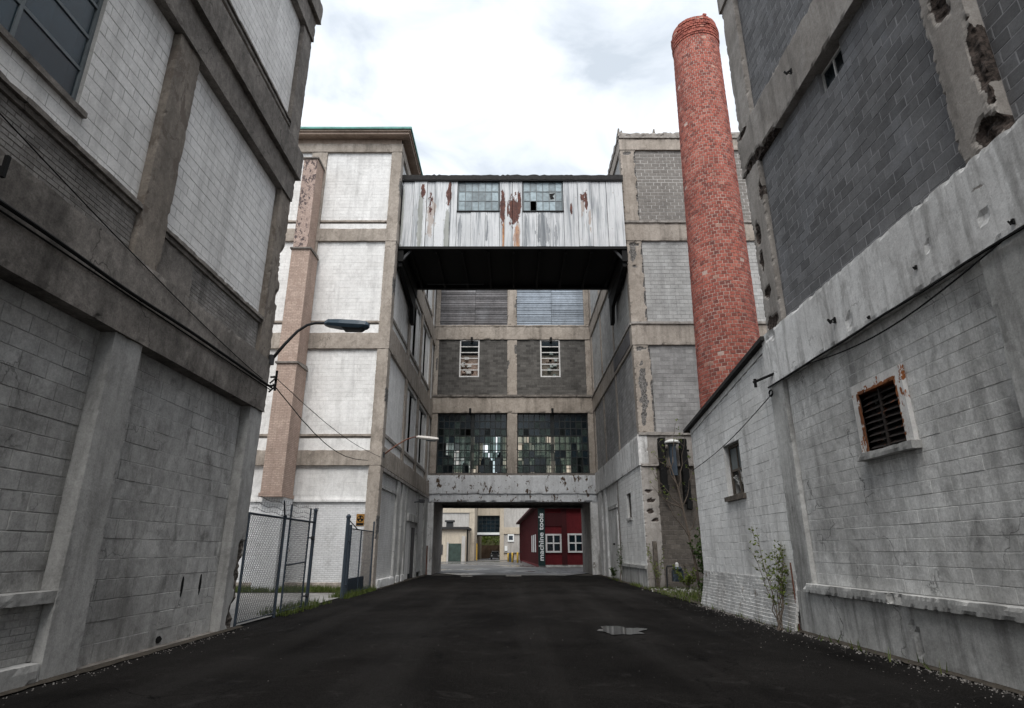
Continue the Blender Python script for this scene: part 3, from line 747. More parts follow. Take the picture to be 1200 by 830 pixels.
one('beam', M['conc_grey'], T2, FRr, -14, 13.25, -.6, .02, 16.3, 17.4)
one('parapet', M['conc_grey'], T2, FRr, -14, 13.25, -.5, .05, TOP2 - .3, TOP2 + .4)
P, hs = block_panel(T2, FRr, 6.70, 12.42, 6.42, 10.75, .41, .2, M['block_grey'], M['mortar_grey'], d=-.16, gap=.014, rec=.004, holes=[(8.8, 9.66, 10.25, 10.75)])
q = hs[0]
sash(T2, FRr, q[0], q[1], q[2], q[3], 2, 1, M['white_frame'], d=-.26, bar=.04, frame=.045, panes=lambda i, j: M['glass_dark'])
block_panel(T2, FRr, 1.6, 6.03, 6.42, 10.75, .41, .2, M['block_grey'], M['mortar_grey'], d=-.16, gap=.014, rec=.004)
block_panel(T2, FRr, 6.70, 12.42, 12.0, 16.3, .41, .2, M['block_grey'], M['mortar_grey'], d=-.16, gap=.014, rec=.004)
block_panel(T2, FRr, 6.70, 12.42, 17.4, TOP2 - .3, .41, .2, M['block_grey'], M['mortar_grey'], d=-.16, gap=.014, rec=.004)
for z0, z1 in ((6.42, 10.75), (12, 16.3), (17.4, TOP2 - .3)):
    one('wall_panel', M['block_grey'], T2, FRr, -14, 1.6 if z0 < 7 else 6.03, -.45, -.16, z0, z1)
# white band with chips, lower storey
rough('plaster_band', M['band_white'], T2, FRr, 1.5, 13.42, -.45, .05, 5.2, 6.42, cell=.07, chip=.03, freq=3, spalls=[(12.95, 6.3, .3, .14, .05), (6.6, 5.6, .1, .09, .05), (9.8, 5.42, .09, .12, .05), (7.6, 5.75, .07, .1, .05)])
one('plaster_band', M['band_white'], T2, FRr, -14, 1.5, -.45, .05, 5.2, 6.42)
rough('pilaster', M['plinth'], T2, FRr, 12.72, 13.42, -.45, 0.0, 0, 5.2, cell=.1, chip=.025)
rough('pilaster', M['plinth'], T2, FRr, 5.95, 6.85, -.45, 0.02, 0.95, 5.2, cell=.1, chip=.03)
P, hs = block_panel(T2, FRr, 6.85, 12.72, .97, 5.2, .43, .205, M['block_right_low'], M['mortar_annex'], d=-.10, gap=.007, rec=.004, holes=[(9.02, 10.10, 3.28, 4.26)])
block_panel(T2, FRr, 1.6, 5.95, .97, 5.2, .43, .205, M['block_right_low'], M['mortar_annex'], d=-.10, gap=.007, rec=.004)
one('wall_panel', M['block_right_low'], T2, FRr, -14, 1.6, -.45, -.1, 0, 5.2)
rough('ledge', M['plinth'], T2, FRr, 1.6, 12.95, -.3, .10, .80, .965, cell=.05, chip=.025, freq=4, spalls=[(9.9, .9, .2, .14, .09), (12.9, .95, .12, .1, .06)])
rough('plinth', M['plinth'], T2, FRr, 1.6, 13.42, -.4, .02, 0, .80, cell=.09, chip=.01, spalls=[(9.75, .55, .05, .13, .06), (9.65, .35, .05, .2, .06), (9.6, .2, .04, .1, .05)])
one('shade_wing', M['block_grey'], T2, W, 6.07, 15.9, -13.95, 2.0, TOP2 + .4, 25.0)  # invented wing out of view, added to darken the near walls
# louvred vent
q = hs[0]
LV = MB()
for b in ((q[0] - .16, q[0] + .02, -.4, -.03, q[2] - .02, q[3] + .16), (q[1] - .02, q[1] + .16, -.4, -.03, q[2] - .02, q[3] + .16), (q[0] + .02, q[1] - .02, -.4, -.032, q[3] - .02, q[3] + .158)): LV.box(FRr, *b)
LVo = LV.build('vent_frame', M['rust_frame'], T2)
rough('vent_sill', M['plinth'], T2, FRr, q[0] - .2, q[1] + .2, -.4, .06, q[2] - .14, q[2] - .02, cell=.08, chip=.02)
for b in ((q[0] - .012, q[0] + .03, -.3, -.024, q[2], q[3] + .02), (q[1] - .03, q[1] + .022, -.3, -.024, q[2] - .01, q[3]), (q[0] + .03, q[1] - .03, -.3, -.024, q[3] - .03, q[3] + .03)):
    m = MB(); m.rbox(FRr, *b, cell=.04, chip=.02, freq=6); m.build('rust_edge', M['rust_orange'], T2)
lv = MB(); lv.box(FRr, q[0], q[1], -.40, -.36, q[2], q[3]); LVp = lv.build('louvre', M['dark_room'], T2)
for i in range(9):
    z = q[2] + .04 + i * (q[3] - q[2] - .06) / 9; m = MB()
    dz = rng.uniform(-.008, .008)
    for (u0, u1) in ((q[0] + .03, (q[0] + q[1]) / 2 - .02), ((q[0] + q[1]) / 2 + .02, q[1] - .03)):
        vs = [FRr.p(u0, -.08, z + dz), FRr.p(u1, -.08, z - dz), FRr.p(u1, -.20, z + .10), FRr.p(u0, -.20, z + .10)]
        m.add(vs + [(v[0], v[1], v[2] - .008) for v in vs], [(0, 1, 2, 3), (7, 6, 5, 4), (0, 4, 5, 1), (1, 5, 6, 2), (2, 6, 7, 3), (3, 7, 4, 0)])
    m.build('slat', M['rust'], LVp)
m = MB(); c = (q[0] + q[1]) / 2
m.box(FRr, c - .02, c + .02, -.12, -.07, q[2], q[3]); m.box(FRr, q[0] + .001, q[0] + .03, -.2, -.05, q[2], q[3]); m.box(FRr, q[1] - .03, q[1] - .001, -.2, -.05, q[2], q[3]); m.build('louvre_frame', M['rust'], LVp)
# wall fittings: brackets, cable
m = MB(); m.tube([FRr.p(a, .07, 5.2 - .03 - (.25 * math.sin(math.pi * min(1, max(0, (a - 6.3) / 5.2))))) for a in [1.6 + i * .4 for i in range(30)]], .013, 5)
m.tube([FRr.p(a, .075, 5.16 + .01 * math.sin(a * 3)) for a in [1.6 + i * .45 for i in range(27)]], .02, 5)
m.build('cable', M['black_steel'], T2)
def bracket(T, fr, a, z, s=1.0):
    m = MB(); m.box(fr, a - .05 * s, a + .05 * s, .05, .075, z - .11 * s, z + .11 * s); m.bar(fr.p(a, .07, z + .05 * s), fr.p(a + .1 * s, .28 * s, z - .02 * s), .05 * s)
    m.bar(fr.p(a + .02, .26 * s, z - .1 * s), fr.p(a + .12 * s, .30 * s, z + .08 * s), .07 * s); m.bar(fr.p(a, .07, z - .1 * s), fr.p(a + .06 * s, .22 * s, z - .03 * s), .03 * s)
    m.build('wall_bracket', M['black_steel'], T)
bracket(T2, FRr, 10.2, 5.62, .5); bracket(T2, FRr, 7.9, 5.55, .28); bracket(T2, FRr, 9.2, 5.28, .25); bracket(T2, FRr, 6.2, 5.3, .3)
bracket(T2, Fr('R', 5.95), 10.05, 11.2, .55)
m = MB(); m.bar(FRr.p(12.95, .02, 5.42), FRr.p(13.5, .32, 5.35), .045); m.bar(FRr.p(13.45, .3, 5.42), FRr.p(13.45, .3, 5.22), .05)
m.tube([FRr.p(13.15 + .09 * math.cos(t), .10, 5.0 + .07 * math.sin(t)) for t in [k * .6 for k in range(11)]], .018, 5)
m.build('cable_hanger', M['black_steel'], T2)
m = MB(); m.tube([FRr.p(13.5, .04, z) for z in (0, .5, 1.0, 1.35)], .016, 6); m.build('ground_rod', M['copper_rod'], T2)

# ================================================================== low annex with the lean-to roof
T3 = thing('annex_building', 'low white painted block annex with a sloping black roof edge', 'building', (6.0, 16.6, 0))
def atop(y): return 6.27 - (y - 13.42) / (19.9 - 13.42) * .83
P, hs = block_panel(T3, FRr, 13.44, 19.85, 1.0, 6.4, .43, .2, M['block_annex'], M['mortar_annex'], d=-.02, gap=.007, rec=.0035, holes=[(15.75, 16.95, 3.1, 4.36)], top=lambda y: atop(y) - .14)
bul = lambda a, z: .16 * max(0, 1 - z / 1.0) ** 1.6 + .03 * noise.noise(Vector((a * 1.1, z * 2, 0)))
block_panel(T3, FRr, 13.44, 19.85, 0, 1.0, .22, .077, M['brick_annex'], M['brick_annex'], d=0.0, gap=.004, rec=.02, piece='brick', bulge=bul, jit=.005, thick=.1)
m = MB(); vs = []      # battered render behind the low bricks
for i in range(30):
    for j in range(9):
        a = 13.44 + 6.41 * i / 29; z = 1.0 * j / 8; vs.append(FRr.p(a, bul(a, z) - .004, z))
m.add(vs, [(i * 9 + j, (i + 1) * 9 + j, (i + 1) * 9 + j + 1, i * 9 + j + 1) for i in range(29) for j in range(8)]); m.build('battered_base', M['brick_annex'], T3, True)
m = MB()
for i in range(12):
    y0 = 13.44 + 6.41 * i / 12; y1 = 13.44 + 6.41 * (i + 1) / 12
    vs = []
    for y in (y0, y1): vs += [FRr.p(y, 0, atop(y) - .16), FRr.p(y, -.2, atop(y) - .16), FRr.p(y, -.2, atop(y) - .01), FRr.p(y, 0, atop(y) - .01)]
    m.add(vs, [(0, 1, 5, 4), (1, 2, 6, 5), (2, 3, 7, 6), (3, 0, 4, 7), (0, 3, 2, 1), (4, 5, 6, 7)])
m.build('verge_strip', M['block_annex'], T3)
m = MB(); vs = []
for y in (13.2, 20.15): vs += [(5.86, y, atop(y) + .0), (11.5, y, atop(y)), (11.5, y, atop(y) + .1), (5.86, y, atop(y) + .1)]
m.add(vs, [(0, 1, 5, 4), (1, 2, 6, 5), (2, 3, 7, 6), (3, 0, 4, 7), (0, 3, 2, 1), (4, 5, 6, 7)]); m.build('roof', M['roof_tar'], T3)
one('end_wall', M['block_annex'], T3, W, 6.16, 11.4, 19.65, 19.85, 0, 5.42)
one('back_wall', M['block_annex'], T3, W, 11.2, 11.4, 13.2, 19.65, 0, 5.4)
one('interior', M['dark_room'], T3, W, 7.4, 11.1, 13.4, 19.6, 0, 5.3)
q = hs[0]
for b in ((q[0] - .06, q[0] + .002, -.4, -.03, q[2], q[3]), (q[1] - .002, q[1] + .06, -.4, -.03, q[2], q[3]), (q[0], q[1], -.4, -.03, q[3] - .002, q[3] + .05)): one('window_reveal', M['block_annex'], T3, FRr, *b)
sash(T3, FRr, q[0], q[1], q[2], q[3], 2, 2, M['wood_dark'], d=-.16, bar=.06, frame=.08, panes=lambda i, j: M['glass_milky'] if (i, j) in ((0, 1), (1, 1)) else None)
rough('window_sill', M['wood_dark'], T3, FRr, q[0] - .1, q[1] + .1, -.3, .07, q[2] - .13, q[2], cell=.1, chip=.02)
m = MB()
for k in range(26):     # torn lining hanging in the broken lower light
    a = rng.uniform(q[0] + .15, q[1] - .15); z = rng.uniform(q[2] + .05, q[2] + .5)
    m.bar(FRr.p(a, -.2 - rng.uniform(0, .1), z), FRr.p(a + rng.uniform(-.2, .2), -.18, z + rng.uniform(.05, .25)), .04, .015)
m.build('torn_lining', M['board_white'], T3)
m = MB(); m.tube([FRr.p(13.2 + 6.6 * t, .05, 5.0 - .9 * t - .14 * math.sin(math.pi * t)) for t in [k / 14 for k in range(15)]], .011, 5); m.build('cable', M['black_steel'], T3)

# ================================================================== brick chimney
TC = thing('brick_chimney', 'tall round red brick chimney rising behind the white annex', 'chimney', (8.45, 22.2, 0))
CH = 25.05
def crad(z): return 1.32 - .30 * z / CH
def cctr(z): return (8.40 + .30 * z / CH, 22.2)
m = MB(); vs = []; n = 48; zs = [CH * i / 60 for i in range(61)]
for z in zs:
    cx, cy = cctr(z)
    for k in range(n): an = 2 * math.pi * k / n; vs.append((cx + math.cos(an) * (crad(z) - .008), cy + math.sin(an) * (crad(z) - .008), z))
m.add(vs, [(i * n + k, i * n + (k + 1) % n, (i + 1) * n + (k + 1) % n, (i + 1) * n + k) for i in range(60) for k in range(n)])
m.build('mortar_shaft', M['chimney_mortar'], TC, True)
def ring(m, z0, z1, r, n, off, dr=0.0, miss=0.0, dep=.10, g=.027, brk=0.0):
    cx, cy = cctr(z0)
    for k in range(n):
        if rng.random() < miss: continue
        if brk and noise.noise(Vector((math.cos(6.283 * k / n) * 1.7, math.sin(6.283 * k / n) * 1.7, 5))) < brk - .45: continue
        a0 = 2 * math.pi * (k + off) / n; a1 = a0 + 2 * math.pi / n; e = g / r / 2
        a0 += e; a1 -= e; rr = r + rng.uniform(-.006, .006) + dr; jz = rng.uniform(-.004, .004)
        def pt(a, q, z): return (cx + math.cos(a) * q, cy + math.sin(a) * q, z)
        u0, u1 = z0 + g / 2 + jz, z1 - g / 2 + jz
        vs = [pt(a0, rr, u0), pt(a1, rr, u0), pt(a1, rr, u1), pt(a0, rr, u1), pt(a0, rr - dep, u0), pt(a1, rr - dep, u0), pt(a1, rr - dep, u1), pt(a0, rr - dep, u1)]
        m.add(vs, [(0, 1, 2, 3), (0, 4, 5, 1), (1, 5, 6, 2), (2, 6, 7, 3), (3, 7, 4, 0)])
m = MB(); bh = .15; nc = int((CH - 3.0) / bh)
for j in range(nc):
    z = 3.0 + j * bh; ring(m, z, z + bh, crad(z), 35, (.5 if j % 2 else 0) + rng.uniform(-.06, .06) + (rng.random() < .06) * rng.uniform(0, 1), miss=.004)
kind(m.build('shaft_bricks', M['chimney_brick'], TC), 'stuff')
m = MB()
ztop = 3.0 + nc * bh
for j, dr in enumerate((.03, .05, .02, .04, .06, .07)):
    z = ztop - 1.05 + j * .115
    ring(m, z, z + .115, crad(z), 36, .5 * (j % 2), dr, .05 if j > 1 else 0)
for j in range(5):
    z = ztop - .36 + j * .11; cx, cy = cctr(z)
    ring(m, z, z + .11, crad(z), 36, .5 * (j % 2), .05 + .02 * (j % 2), .01, brk=.16 * (j + 1))
kind(m.build('collar_bricks', M['chimney_brick'], TC), 'stuff')
m = MB(); cx, cy = cctr(CH); m.lathe([(.62, -1.2), (.62, .02), (.98, .02), (.98, -1.0)], (cx, cy, ztop - .1), 32); m.build('flue_lining', M['black_steel'], TC)
m = MB(); m.tube([(7.3, 20.9, 6.0), (7.25, 20.85, 6.4), (7.32, 20.9, 6.7), (7.5, 20.95, 6.72)], .02, 6); m.build('cable_stub', M['black_steel'], TC)

# ================================================================== far left factory building (white panels, green cornice)
T4 = thing('factory_building', 'white panelled concrete factory with green copper cornice and pink brick flue', 'building', (-9, 27, 0))
F4 = Fr('F', 27.0)
one('core_wall', M['dark_room'], T4, W, -22, -6.7, 27.8, 48, 0, 22.7)
one('roof', M['roof_tar'], T4, W, -21.9, -5.5, 26.7, 48, 23.17, 23.2)
BE4 = [(5.24, 5.92), (10.8, 11.6), (16.6, 17.3), (21.98, 22.5)]
for z0, z1 in BE4:
    rough('beam', M['conc_tan'], T4, F4, -20, -5.905, -.45, 0, z0, z1, cell=.16, chip=.03)
    rough('beam', M['conc_tan'], T4, FL, 27.003, 43.3, -.45, 0, z0, z1 + (.45 if 10 < z0 < 20 else .25 if z0 < 6 else 0), cell=.16, chip=.03)
one('frieze', M['cornice_tan'], T4, F4, -20, -5.98, -.4, -.08, 22.5, 22.82)
one('frieze', M['cornice_tan'], T4, FL, 27.1, 43.3, -.4, -.08, 22.5, 22.82)
m = MB(); m.box(W, -20, -5.52, 26.62, 44, 22.82, 22.95); m.build('cornice', M['cornice_tan'], T4)
m = MB(); m.box(W, -20, -5.45, 26.54, 44, 22.952, 23.05); m.build('cornice_moulding', M['cornice_tan'], T4)
m = MB(); m.box(W, -20, -5.38, 26.46, 44, 23.052, 23.17); m.build('copper_flashing', M['copper'], T4)
st4 = [(5.92, 10.8), (11.6, 16.6), (17.3, 21.98)]
for z0, z1 in [(0, 5.24)] + st4:
    rough('column', M['conc_tan'], T4, F4, -6.47, -5.92, -.62, -.02, z0, z1, cell=.07, chip=.03, freq=3, spalls=[(-5.93, z0 + 2.6, .05, .5, .04)])
    rough('column', M['conc_tan'], T4, F4, -10.75, -9.92, -.5, -.03, z0, z1, cell=.15, chip=.03)
    rough('column', M['conc_tan'], T4, F4, -15.4, -14.6, -.5, -.03, z0, z1, cell=.3, chip=.03)
for z0, z1 in st4:
    s1 = z0 + (.55 if z0 < 6 else .45 if z0 < 12 else .33)
    for a, b in ((-9.92, -6.47), (-14.6, -10.75)):
        one('white_strip', M['panel_white'], T4, F4, a, b, -.4, -.1, z0, s1)
        rough('sill', M['conc_grey'], T4, F4, a, b, -.4, -.13, s1, s1 + .10, cell=.12, chip=.02)
        rough('sill', M['conc_tan'], T4, F4, a, b, -.4, -.06, s1 + .10, s1 + .2, cell=.12, chip=.02)
        block_panel(T4, F4, a, b, s1 + .2, z1, .41, .2, M['panel_white'], M['mortar_white'], d=-.13, gap=.008, rec=.0035, jit=.002)
for a, b in ((-9.92, -6.47), (-14.6, -10.75)):
    block_panel(T4, F4, a, b, 3.74, 5.24, .41, .2, M['panel_white'], M['mortar_white'], d=-.15, gap=.008, rec=.0035)
    one('ledge', M['panel_white'], T4, F4, a, b, -.4, -.06, 3.64, 3.74)
    one('brick_wall', M['white_brick_x'], T4, F4, a, b, -.4, -.14, .30, 3.64)
    rough('base_course', M['conc_tan'], T4, F4, a, b, -.4, -.04, 0, .30, cell=.1, chip=.05)
# pink brick flue in three stages with sloping caps
FLU = [(3.9, 9.75, -10.62, -9.72, 1.35), (9.75, 15.6, -10.68, -9.80, 1.2), (15.6, 20.9, -10.72, -10.02, 1.0)]
for z0, z1, a, b, dpt in FLU:
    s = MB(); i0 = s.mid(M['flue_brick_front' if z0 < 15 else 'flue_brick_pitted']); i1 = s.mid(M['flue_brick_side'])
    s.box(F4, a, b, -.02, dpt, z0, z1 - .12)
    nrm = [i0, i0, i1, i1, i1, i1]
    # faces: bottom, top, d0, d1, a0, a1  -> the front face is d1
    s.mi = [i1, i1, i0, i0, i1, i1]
    o = s.build('flue_shaft', None, T4)
    m = MB()
    e = .07
    vs = [F4.p(a - e, dpt + e, z1 - .12), F4.p(b + e, dpt + e, z1 - .12), F4.p(b + e, -.02, z1 - .12), F4.p(a - e, -.02, z1 - .12), F4.p(a - e, dpt + e, z1 - .04), F4.p(b + e, dpt + e, z1 - .04), F4.p(b, -.02, z1 + .15), F4.p(a, -.02, z1 + .15)]
    m.add(vs, [(3, 2, 1, 0), (0, 1, 5, 4), (1, 2, 6, 5), (4, 5, 6, 7), (3, 0, 4, 7)]); m.build('flue_cap', M['conc_dark'], o)
m = MB(); m.box(F4, -10.66, -9.66, -.02, 1.42, 3.74, 3.9); m.build('flue_corbel', M['flue_brick_side'], T4)
m = MB(); m.box(F4, -10.6, -9.7, -.02, 1.1, 0.0, 3.74); m.build('painted_flue_base', M['white_brick_x'], T4)
# side along the alley
cs = [(32.25, 32.8), (36.7, 37.25), (41.3, 41.9)]
for z0, z1 in [(6.17, 10.8), (12.05, 16.6), (17.75, 21.98)]:
    for a, b in cs: rough('column', M['conc_tan'], T4, FL, a, b, -.4, -.03, z0, z1, cell=.16, chip=.03)
    bays = [(27.62, 32.25), (32.8, 36.7), (37.25, 41.3), (41.9, 43.3)]
    a, b = bays[0]
    one('white_strip', M['panel_white'], T4, FL, a, b, -.4, -.14, z0, z0 + .5)
    rough('sill', M['conc_grey'], T4, FL, a, b, -.4, -.06, z0 + .5, z0 + .66, cell=.15, chip=.02)
    block_panel(T4, FL, a, b, z0 + .66, z1, .41, .2, M['panel_white'], M['mortar_white'], d=-.13, gap=.008, rec=.004)
    for a, b in bays[1:3]:
        one('white_strip', M['panel_white'], T4, FL, a, b, -.4, -.16, z0, z0 + .5)
        rough('sill', M['conc_grey'], T4, FL, a, b, -.4, -.04, z0 + .5, z0 + .66, cell=.15, chip=.02)
        one('room_back', M['dark_room'], T4, FL, a, b, -.78, -.7, z0 + .66, z1)
        mid = a + (b - a) * .45
        w = MB(); w.box(FL, a, a + .14, -.3, -.12, z0 + .66, z1); w.box(FL, b - .14, b, -.3, -.12, z0 + .66, z1); w.box(FL, a + .14, b - .14, -.3, -.12, z0 + .66, z0 + .8); w.box(FL, a + .14, b - .14, -.3, -.12, z1 - .2, z1)
        wo = w.build('window', M['white_frame'], T4)
        x = a + .14; i = 0      # boards closing the opening, torn away in the middle
        while x < b - .2:
            x1 = min(x + .3, b - .14)
            if not (mid - .05 < (x + x1) / 2 < mid + .75):
                p = MB(); zt = z1 - .2 - (rng.uniform(.0, .25)); p.box(FL, x + .006, x1 - .006, -.24 + rng.uniform(-.01, .01), -.20, z0 + .8, zt); p.build('board', M['panel_white'], wo)
            x = x1
        p = MB(); p.box(FL, mid, mid + .7, -.5, -.46, z0 + .7, z1); p.build('pane', M['glass_dark'], wo)
    a, b = bays[3]; one('wall_panel', M['panel_white'], T4, FL, a, b, -.4, -.15, z0, z1)
# ground storey along the alley
one('brick_wall', M['white_brick_y'], T4, FL, 27.6, 43.28, -.5, -.14, .3, 5.24)
for a, b, d in ((31.5, 32.2, -.02), (33.1, 33.7, -.03), (34.5, 34.9, -.05), (38.7, 39.3, -.03), (41.6, 43.2, -.03)): rough('pilaster', M['plinth'], T4, FL, a, b, -.3, d, .0, 5.24, cell=.2, chip=.03)
for a, b, d in ((27.7, 31.5, .05), (32.2, 33.1, .03), (33.7, 34.5, .02)): rough('base_course', M['panel_white'], T4, FL, a, b, -.4, d, 0, .36, cell=.12, chip=.05)
one('ledge', M['plinth'], T4, FL, 27.66, 31.5, -.3, -.06, 4.32, 4.44)
rough('ledge', M['plinth'], T4, FL, 34.9, 36.4, -.3, .06, 3.2, 3.6, cell=.15, chip=.03); rough('ledge', M['plinth'], T4, FL, 36.6, 38.7, -.3, .06, 3.2, 3.6, cell=.15, chip=.03)
one('lintel_strip', M['conc_grey'], T4, FL, 27.62, 43.25, -.3, .02, 5.05, 5.2)
one('door', M['panel_white'], T4, FL, 35.0, 36.3, -.2, -.10, .05, 3.2)
dr = one('door', M['dark_steel'], T4, FL, 37.2, 38.2, -.2, -.09, .05, 2.9)
one('door_frame', M['plinth'], T4, FL, 38.2, 38.35, -.2, -.04, .05, 3.0)
m = MB(); m.bar(FL.p(36.9, .0, 4.35), FL.p(36.9, .5, 4.42), .06); m.box(FL, 36.6, 37.2, .3, .6, 4.34, 4.5); m.build('wall_light', M['dark_steel'], T4)
m = MB(); m.tube([FL.p(42.9, .08, z) for z in (0, 1, 1.9)], .05, 8); m.build('drain_pipe', M['copper_rod'], T4)

# ================================================================== far right factory building
T5 = thing('factory_building', 'grey block factory with chipped corner column behind the round chimney', 'building', (9, 28, 0))
F5 = Fr('F', 28.0)
one('core_wall', M['dark_room'], T5, W, 6.8, 22, 28.8, 48, 0, 23.6)
one('roof', M['roof_tar'], T5, W, 6.1, 22, 28.1, 48, 23.62, 23.8)
BE5 = [(11.33, 12.42), (17.16, 18.2), (22.86, 23.6)]
for z0, z1 in BE5:
    rough('beam', M['conc_tan'], T5, F5, 6.005, 22, -.45, 0.02, z0, z1, cell=.14, chip=.04)
    rough('beam', M['conc_tan'], T5, FRr, 28.003, 43.3, -.45, 0.0, z0, z1, cell=.16, chip=.04)
    rough('ledge', M['conc_grey'], T5, F5, 6.0, 22, -.3, .09, z1, z1 + .13, cell=.14, chip=.03)
    rough('ledge', M['conc_grey'], T5, FRr, 28.05, 43.3, -.3, .06, z1, z1 + .1, cell=.2, chip=.03)
rough('parapet', M['conc_grey'], T5, F5, 5.95, 22, -.4, .06, 23.73, 24.0, cell=.13, chip=.09, freq=1.4)
rough('parapet', M['conc_grey'], T5, FRr, 28.3, 43.3, -.4, .06, 23.73, 23.95, cell=.2, chip=.09)
m = MB(); m.box(W, 8.2, 22, 28.3, 40, 24.0, 24.16); m.build('roof_edge', M['glass_frost'], T5)
for k, (x, h) in enumerate(((6.0, .35), (6.15, .2), (8.0, .3))):
    m = MB(); m.bar((x, 28.05, 23.9), (x + .05, 28.1, 24.0 + h), .16, w2=.08); m.build('parapet_stub', M['conc_dark'], T5)
st5 = [(6.93, 11.33, 'low'), (12.55, 17.16, 'mid'), (18.33, 22.86, 'top')]
for z0, z1, k in st5:
    sp = [(6.86, z0 + i * .9 + .4, .08, .5, .08) for i in range(5)] + [(6.4, z1 - .2, .3, .12, .06)]
    if k == 'mid': sp += [(6.35, z1 - .7, .2, .5, .03), (6.45, z1 - 1.5, .16, .12, .06)]
    if k == 'low': sp += [(6.38, z0 + 2.1, .2, 1.5, .025), (6.3, z0 + .5, .12, .4, .03)]
    rough('column', M['conc_tan'], T5, F5, 6.03, 6.87, -.5, -.01, z0, z1, cell=.07, chip=.06, spalls=sp)
    bm, mm = {'low': ('block_far_low', 'mortar_far_mid'), 'mid': ('block_far_mid', 'mortar_far_mid'), 'top': ('block_far_top', 'mortar_far')}[k]
    block_panel(T5, F5, 6.87, 14.0, z0, z1, .42, .205, M[bm], M[mm], d=-.09, gap=.03 if k == 'top' else .016, rec=.008)
    one('wall_panel', M[bm], T5, F5, 14.0, 22, -.3, -.1, z0, z1)
    # alley side
    for a, b in ((33.4, 33.75), (38.2, 38.6)): rough('column', M['conc_tan'], T5, FRr, a, b, -.4, -.05, z0, z1, cell=.2, chip=.03)
    rough('column', M['conc_tan'], T5, FRr, 42.7, 43.3, -.4, -.03, z0, z1, cell=.2, chip=.03)
    for a, b in ((28.52, 33.4), (33.75, 38.2), (38.6, 42.7)):
        block_panel(T5, FRr, a, b, z0, z1, .42, .205, M['block_far_mid' if k != 'low' else 'block_far_low'], M['mortar_far_mid'], d=-.1, gap=.014, rec=.006)
one('dark_panel', M['slat_dark'], T5, FRr, 28.5, 33.4, -.3, .03, 11.5, 12.3)
# ground storey
rough('plaster_band', M['band_white'], T5, FRr, 28.003, 43.3, -.4, .06, 5.38, 6.83, cell=.15, chip=.04, spalls=[(30.6, 5.7, .15, .5, .03), (31.5, 5.9, .12, .6, .03)])
rough('ledge', M['conc_grey'], T5, F5, 6.0, 22, -.3, .07, 6.78, 6.93, cell=.15, chip=.03)
rough('render_wall', M['conc_grey'], T5, F5, 6.02, 22, -.3, -.02, 5.45, 6.78, cell=.18, chip=.03)
rough('ledge', M['conc_grey'], T5, F5, 6.02, 22, -.3, .06, 5.33, 5.45, cell=.15, chip=.03)
rough('column', M['conc_grey'], T5, F5, 6.02, 6.75, -.5, -.01, 0, 5.33, cell=.07, chip=.05, spalls=[(6.3, 4.2, .22, .09, .08), (6.35, 3.75, .24, .1, .08), (6.36, 3.3, .2, .13, .08), (6.45, 2.9, .22, .09, .08)])
block_panel(T5, F5, 6.75, 14, 0, 5.33, .42, .205, M['block_dirty'], M['conc_dark'], d=-.08, gap=.016, rec=.008)
P, hs = block_panel(T5, FRr, 28.05, 34.3, .95, 5.38, .42, .205, M['block_annex'], M['mortar_annex'], d=0, gap=.01, rec=.005, holes=[(30.8, 31.9, 3.2, 4.45)])
q = hs[0]
sash(T5, FRr, q[0], q[1], q[2], q[3], 2, 2, M['wood_dark'], d=-.12, bar=.06, frame=.07, panes=lambda i, j: M['glass_dark'])
rough('window_sill', M['plinth'], T5, FRr, q[0] - .1, q[1] + .1, -.2, .07, q[2] - .13, q[2], cell=.15, chip=.02)
rough('ledge', M['plinth'], T5, FRr, 28.05, 34.3, -.3, .09, .80, .95, cell=.12, chip=.03)
rough('plinth', M['plinth'], T5, FRr, 28.05, 34.3, -.3, .02, 0, .80, cell=.15, chip=.02)
rough('pilaster', M['conc_grey'], T5, FRr, 34.3, 35.0, -.3, -.04, 0, 5.38, cell=.12, chip=.08)
one('recess_wall', M['block_annex'], T5, FRr, 35.0, 39.2, -.5, -.12, 0, 5.38)
one('door', M['band_white'], T5, FRr, 35.5, 38.4, -.2, -.06, .1, 3.9); one('door_lintel', M['plinth'], T5, FRr, 35.3, 38.6, -.2, -.02, 3.95, 4.15)
one('door_slot', M['black_steel'], T5, FRr, 36.6, 37.3, -.1, -.04, 1.9, 2.0)
for a, b in ((39.2, 39.9), (41.0, 41.8)): rough('pilaster', M['band_white'], T5, FRr, a, b, -.3, 0.02, 0, 5.38, cell=.2, chip=.03)
one('recess_wall', M['band_white'], T5, FRr, 39.9, 41.0, -.5, -.1, 0, 5.38); one('recess_wall', M['band_white'], T5, FRr, 41.8, 43.29, -.5, -.06, 0, 5.38)
one('core_front', M['dark_room'], T5, W, 6.6, 22, 28.4, 28.8, 0, 23.5)

# ================================================================== cross building with the archway
T6 = thing('gateway_building', 'concrete building closing the alley above a wide drive-through archway', 'building', (0, 43.3, 0))
YC = 43.3
F6 = Fr('F', YC); YB = 49.3; B6 = Fr('B', YB)
rough('lintel', M['lintel'], T6, F6, -6.1, 6.15, -.6, .08, 5.42, 6.72, cell=.14, chip=.03)
rough('lintel', M['lintel'], T6, F6, -6.1, 6.15, -.6, .02, 4.86, 5.40, cell=.11, chip=.07, freq=1.3)
for a, b in ((-6.4, -5.55), (5.55, 6.4)):
    rough('jamb', M['band_white'], T6, F6, a, b, -.45, -.02, 0, 4.86, cell=.12, chip=.02)
    one('passage_wall', M['conc_dark'], T6, F6, a, b, -6.0, -.45, 0, 5.5)  # unlit look of the passage is put into the dark colour
    one('hall_end_wall', M['conc_dark'], T6, W, a - .3 if a < 0 else 6.05, -5.96 if a < 0 else b + .3, YC + .03, YB, 5.5, 23.3)
one('sill_course', M['conc_dark'], T6, F6, -6.0, 6.05, -.5, .03, 6.72, 6.86)
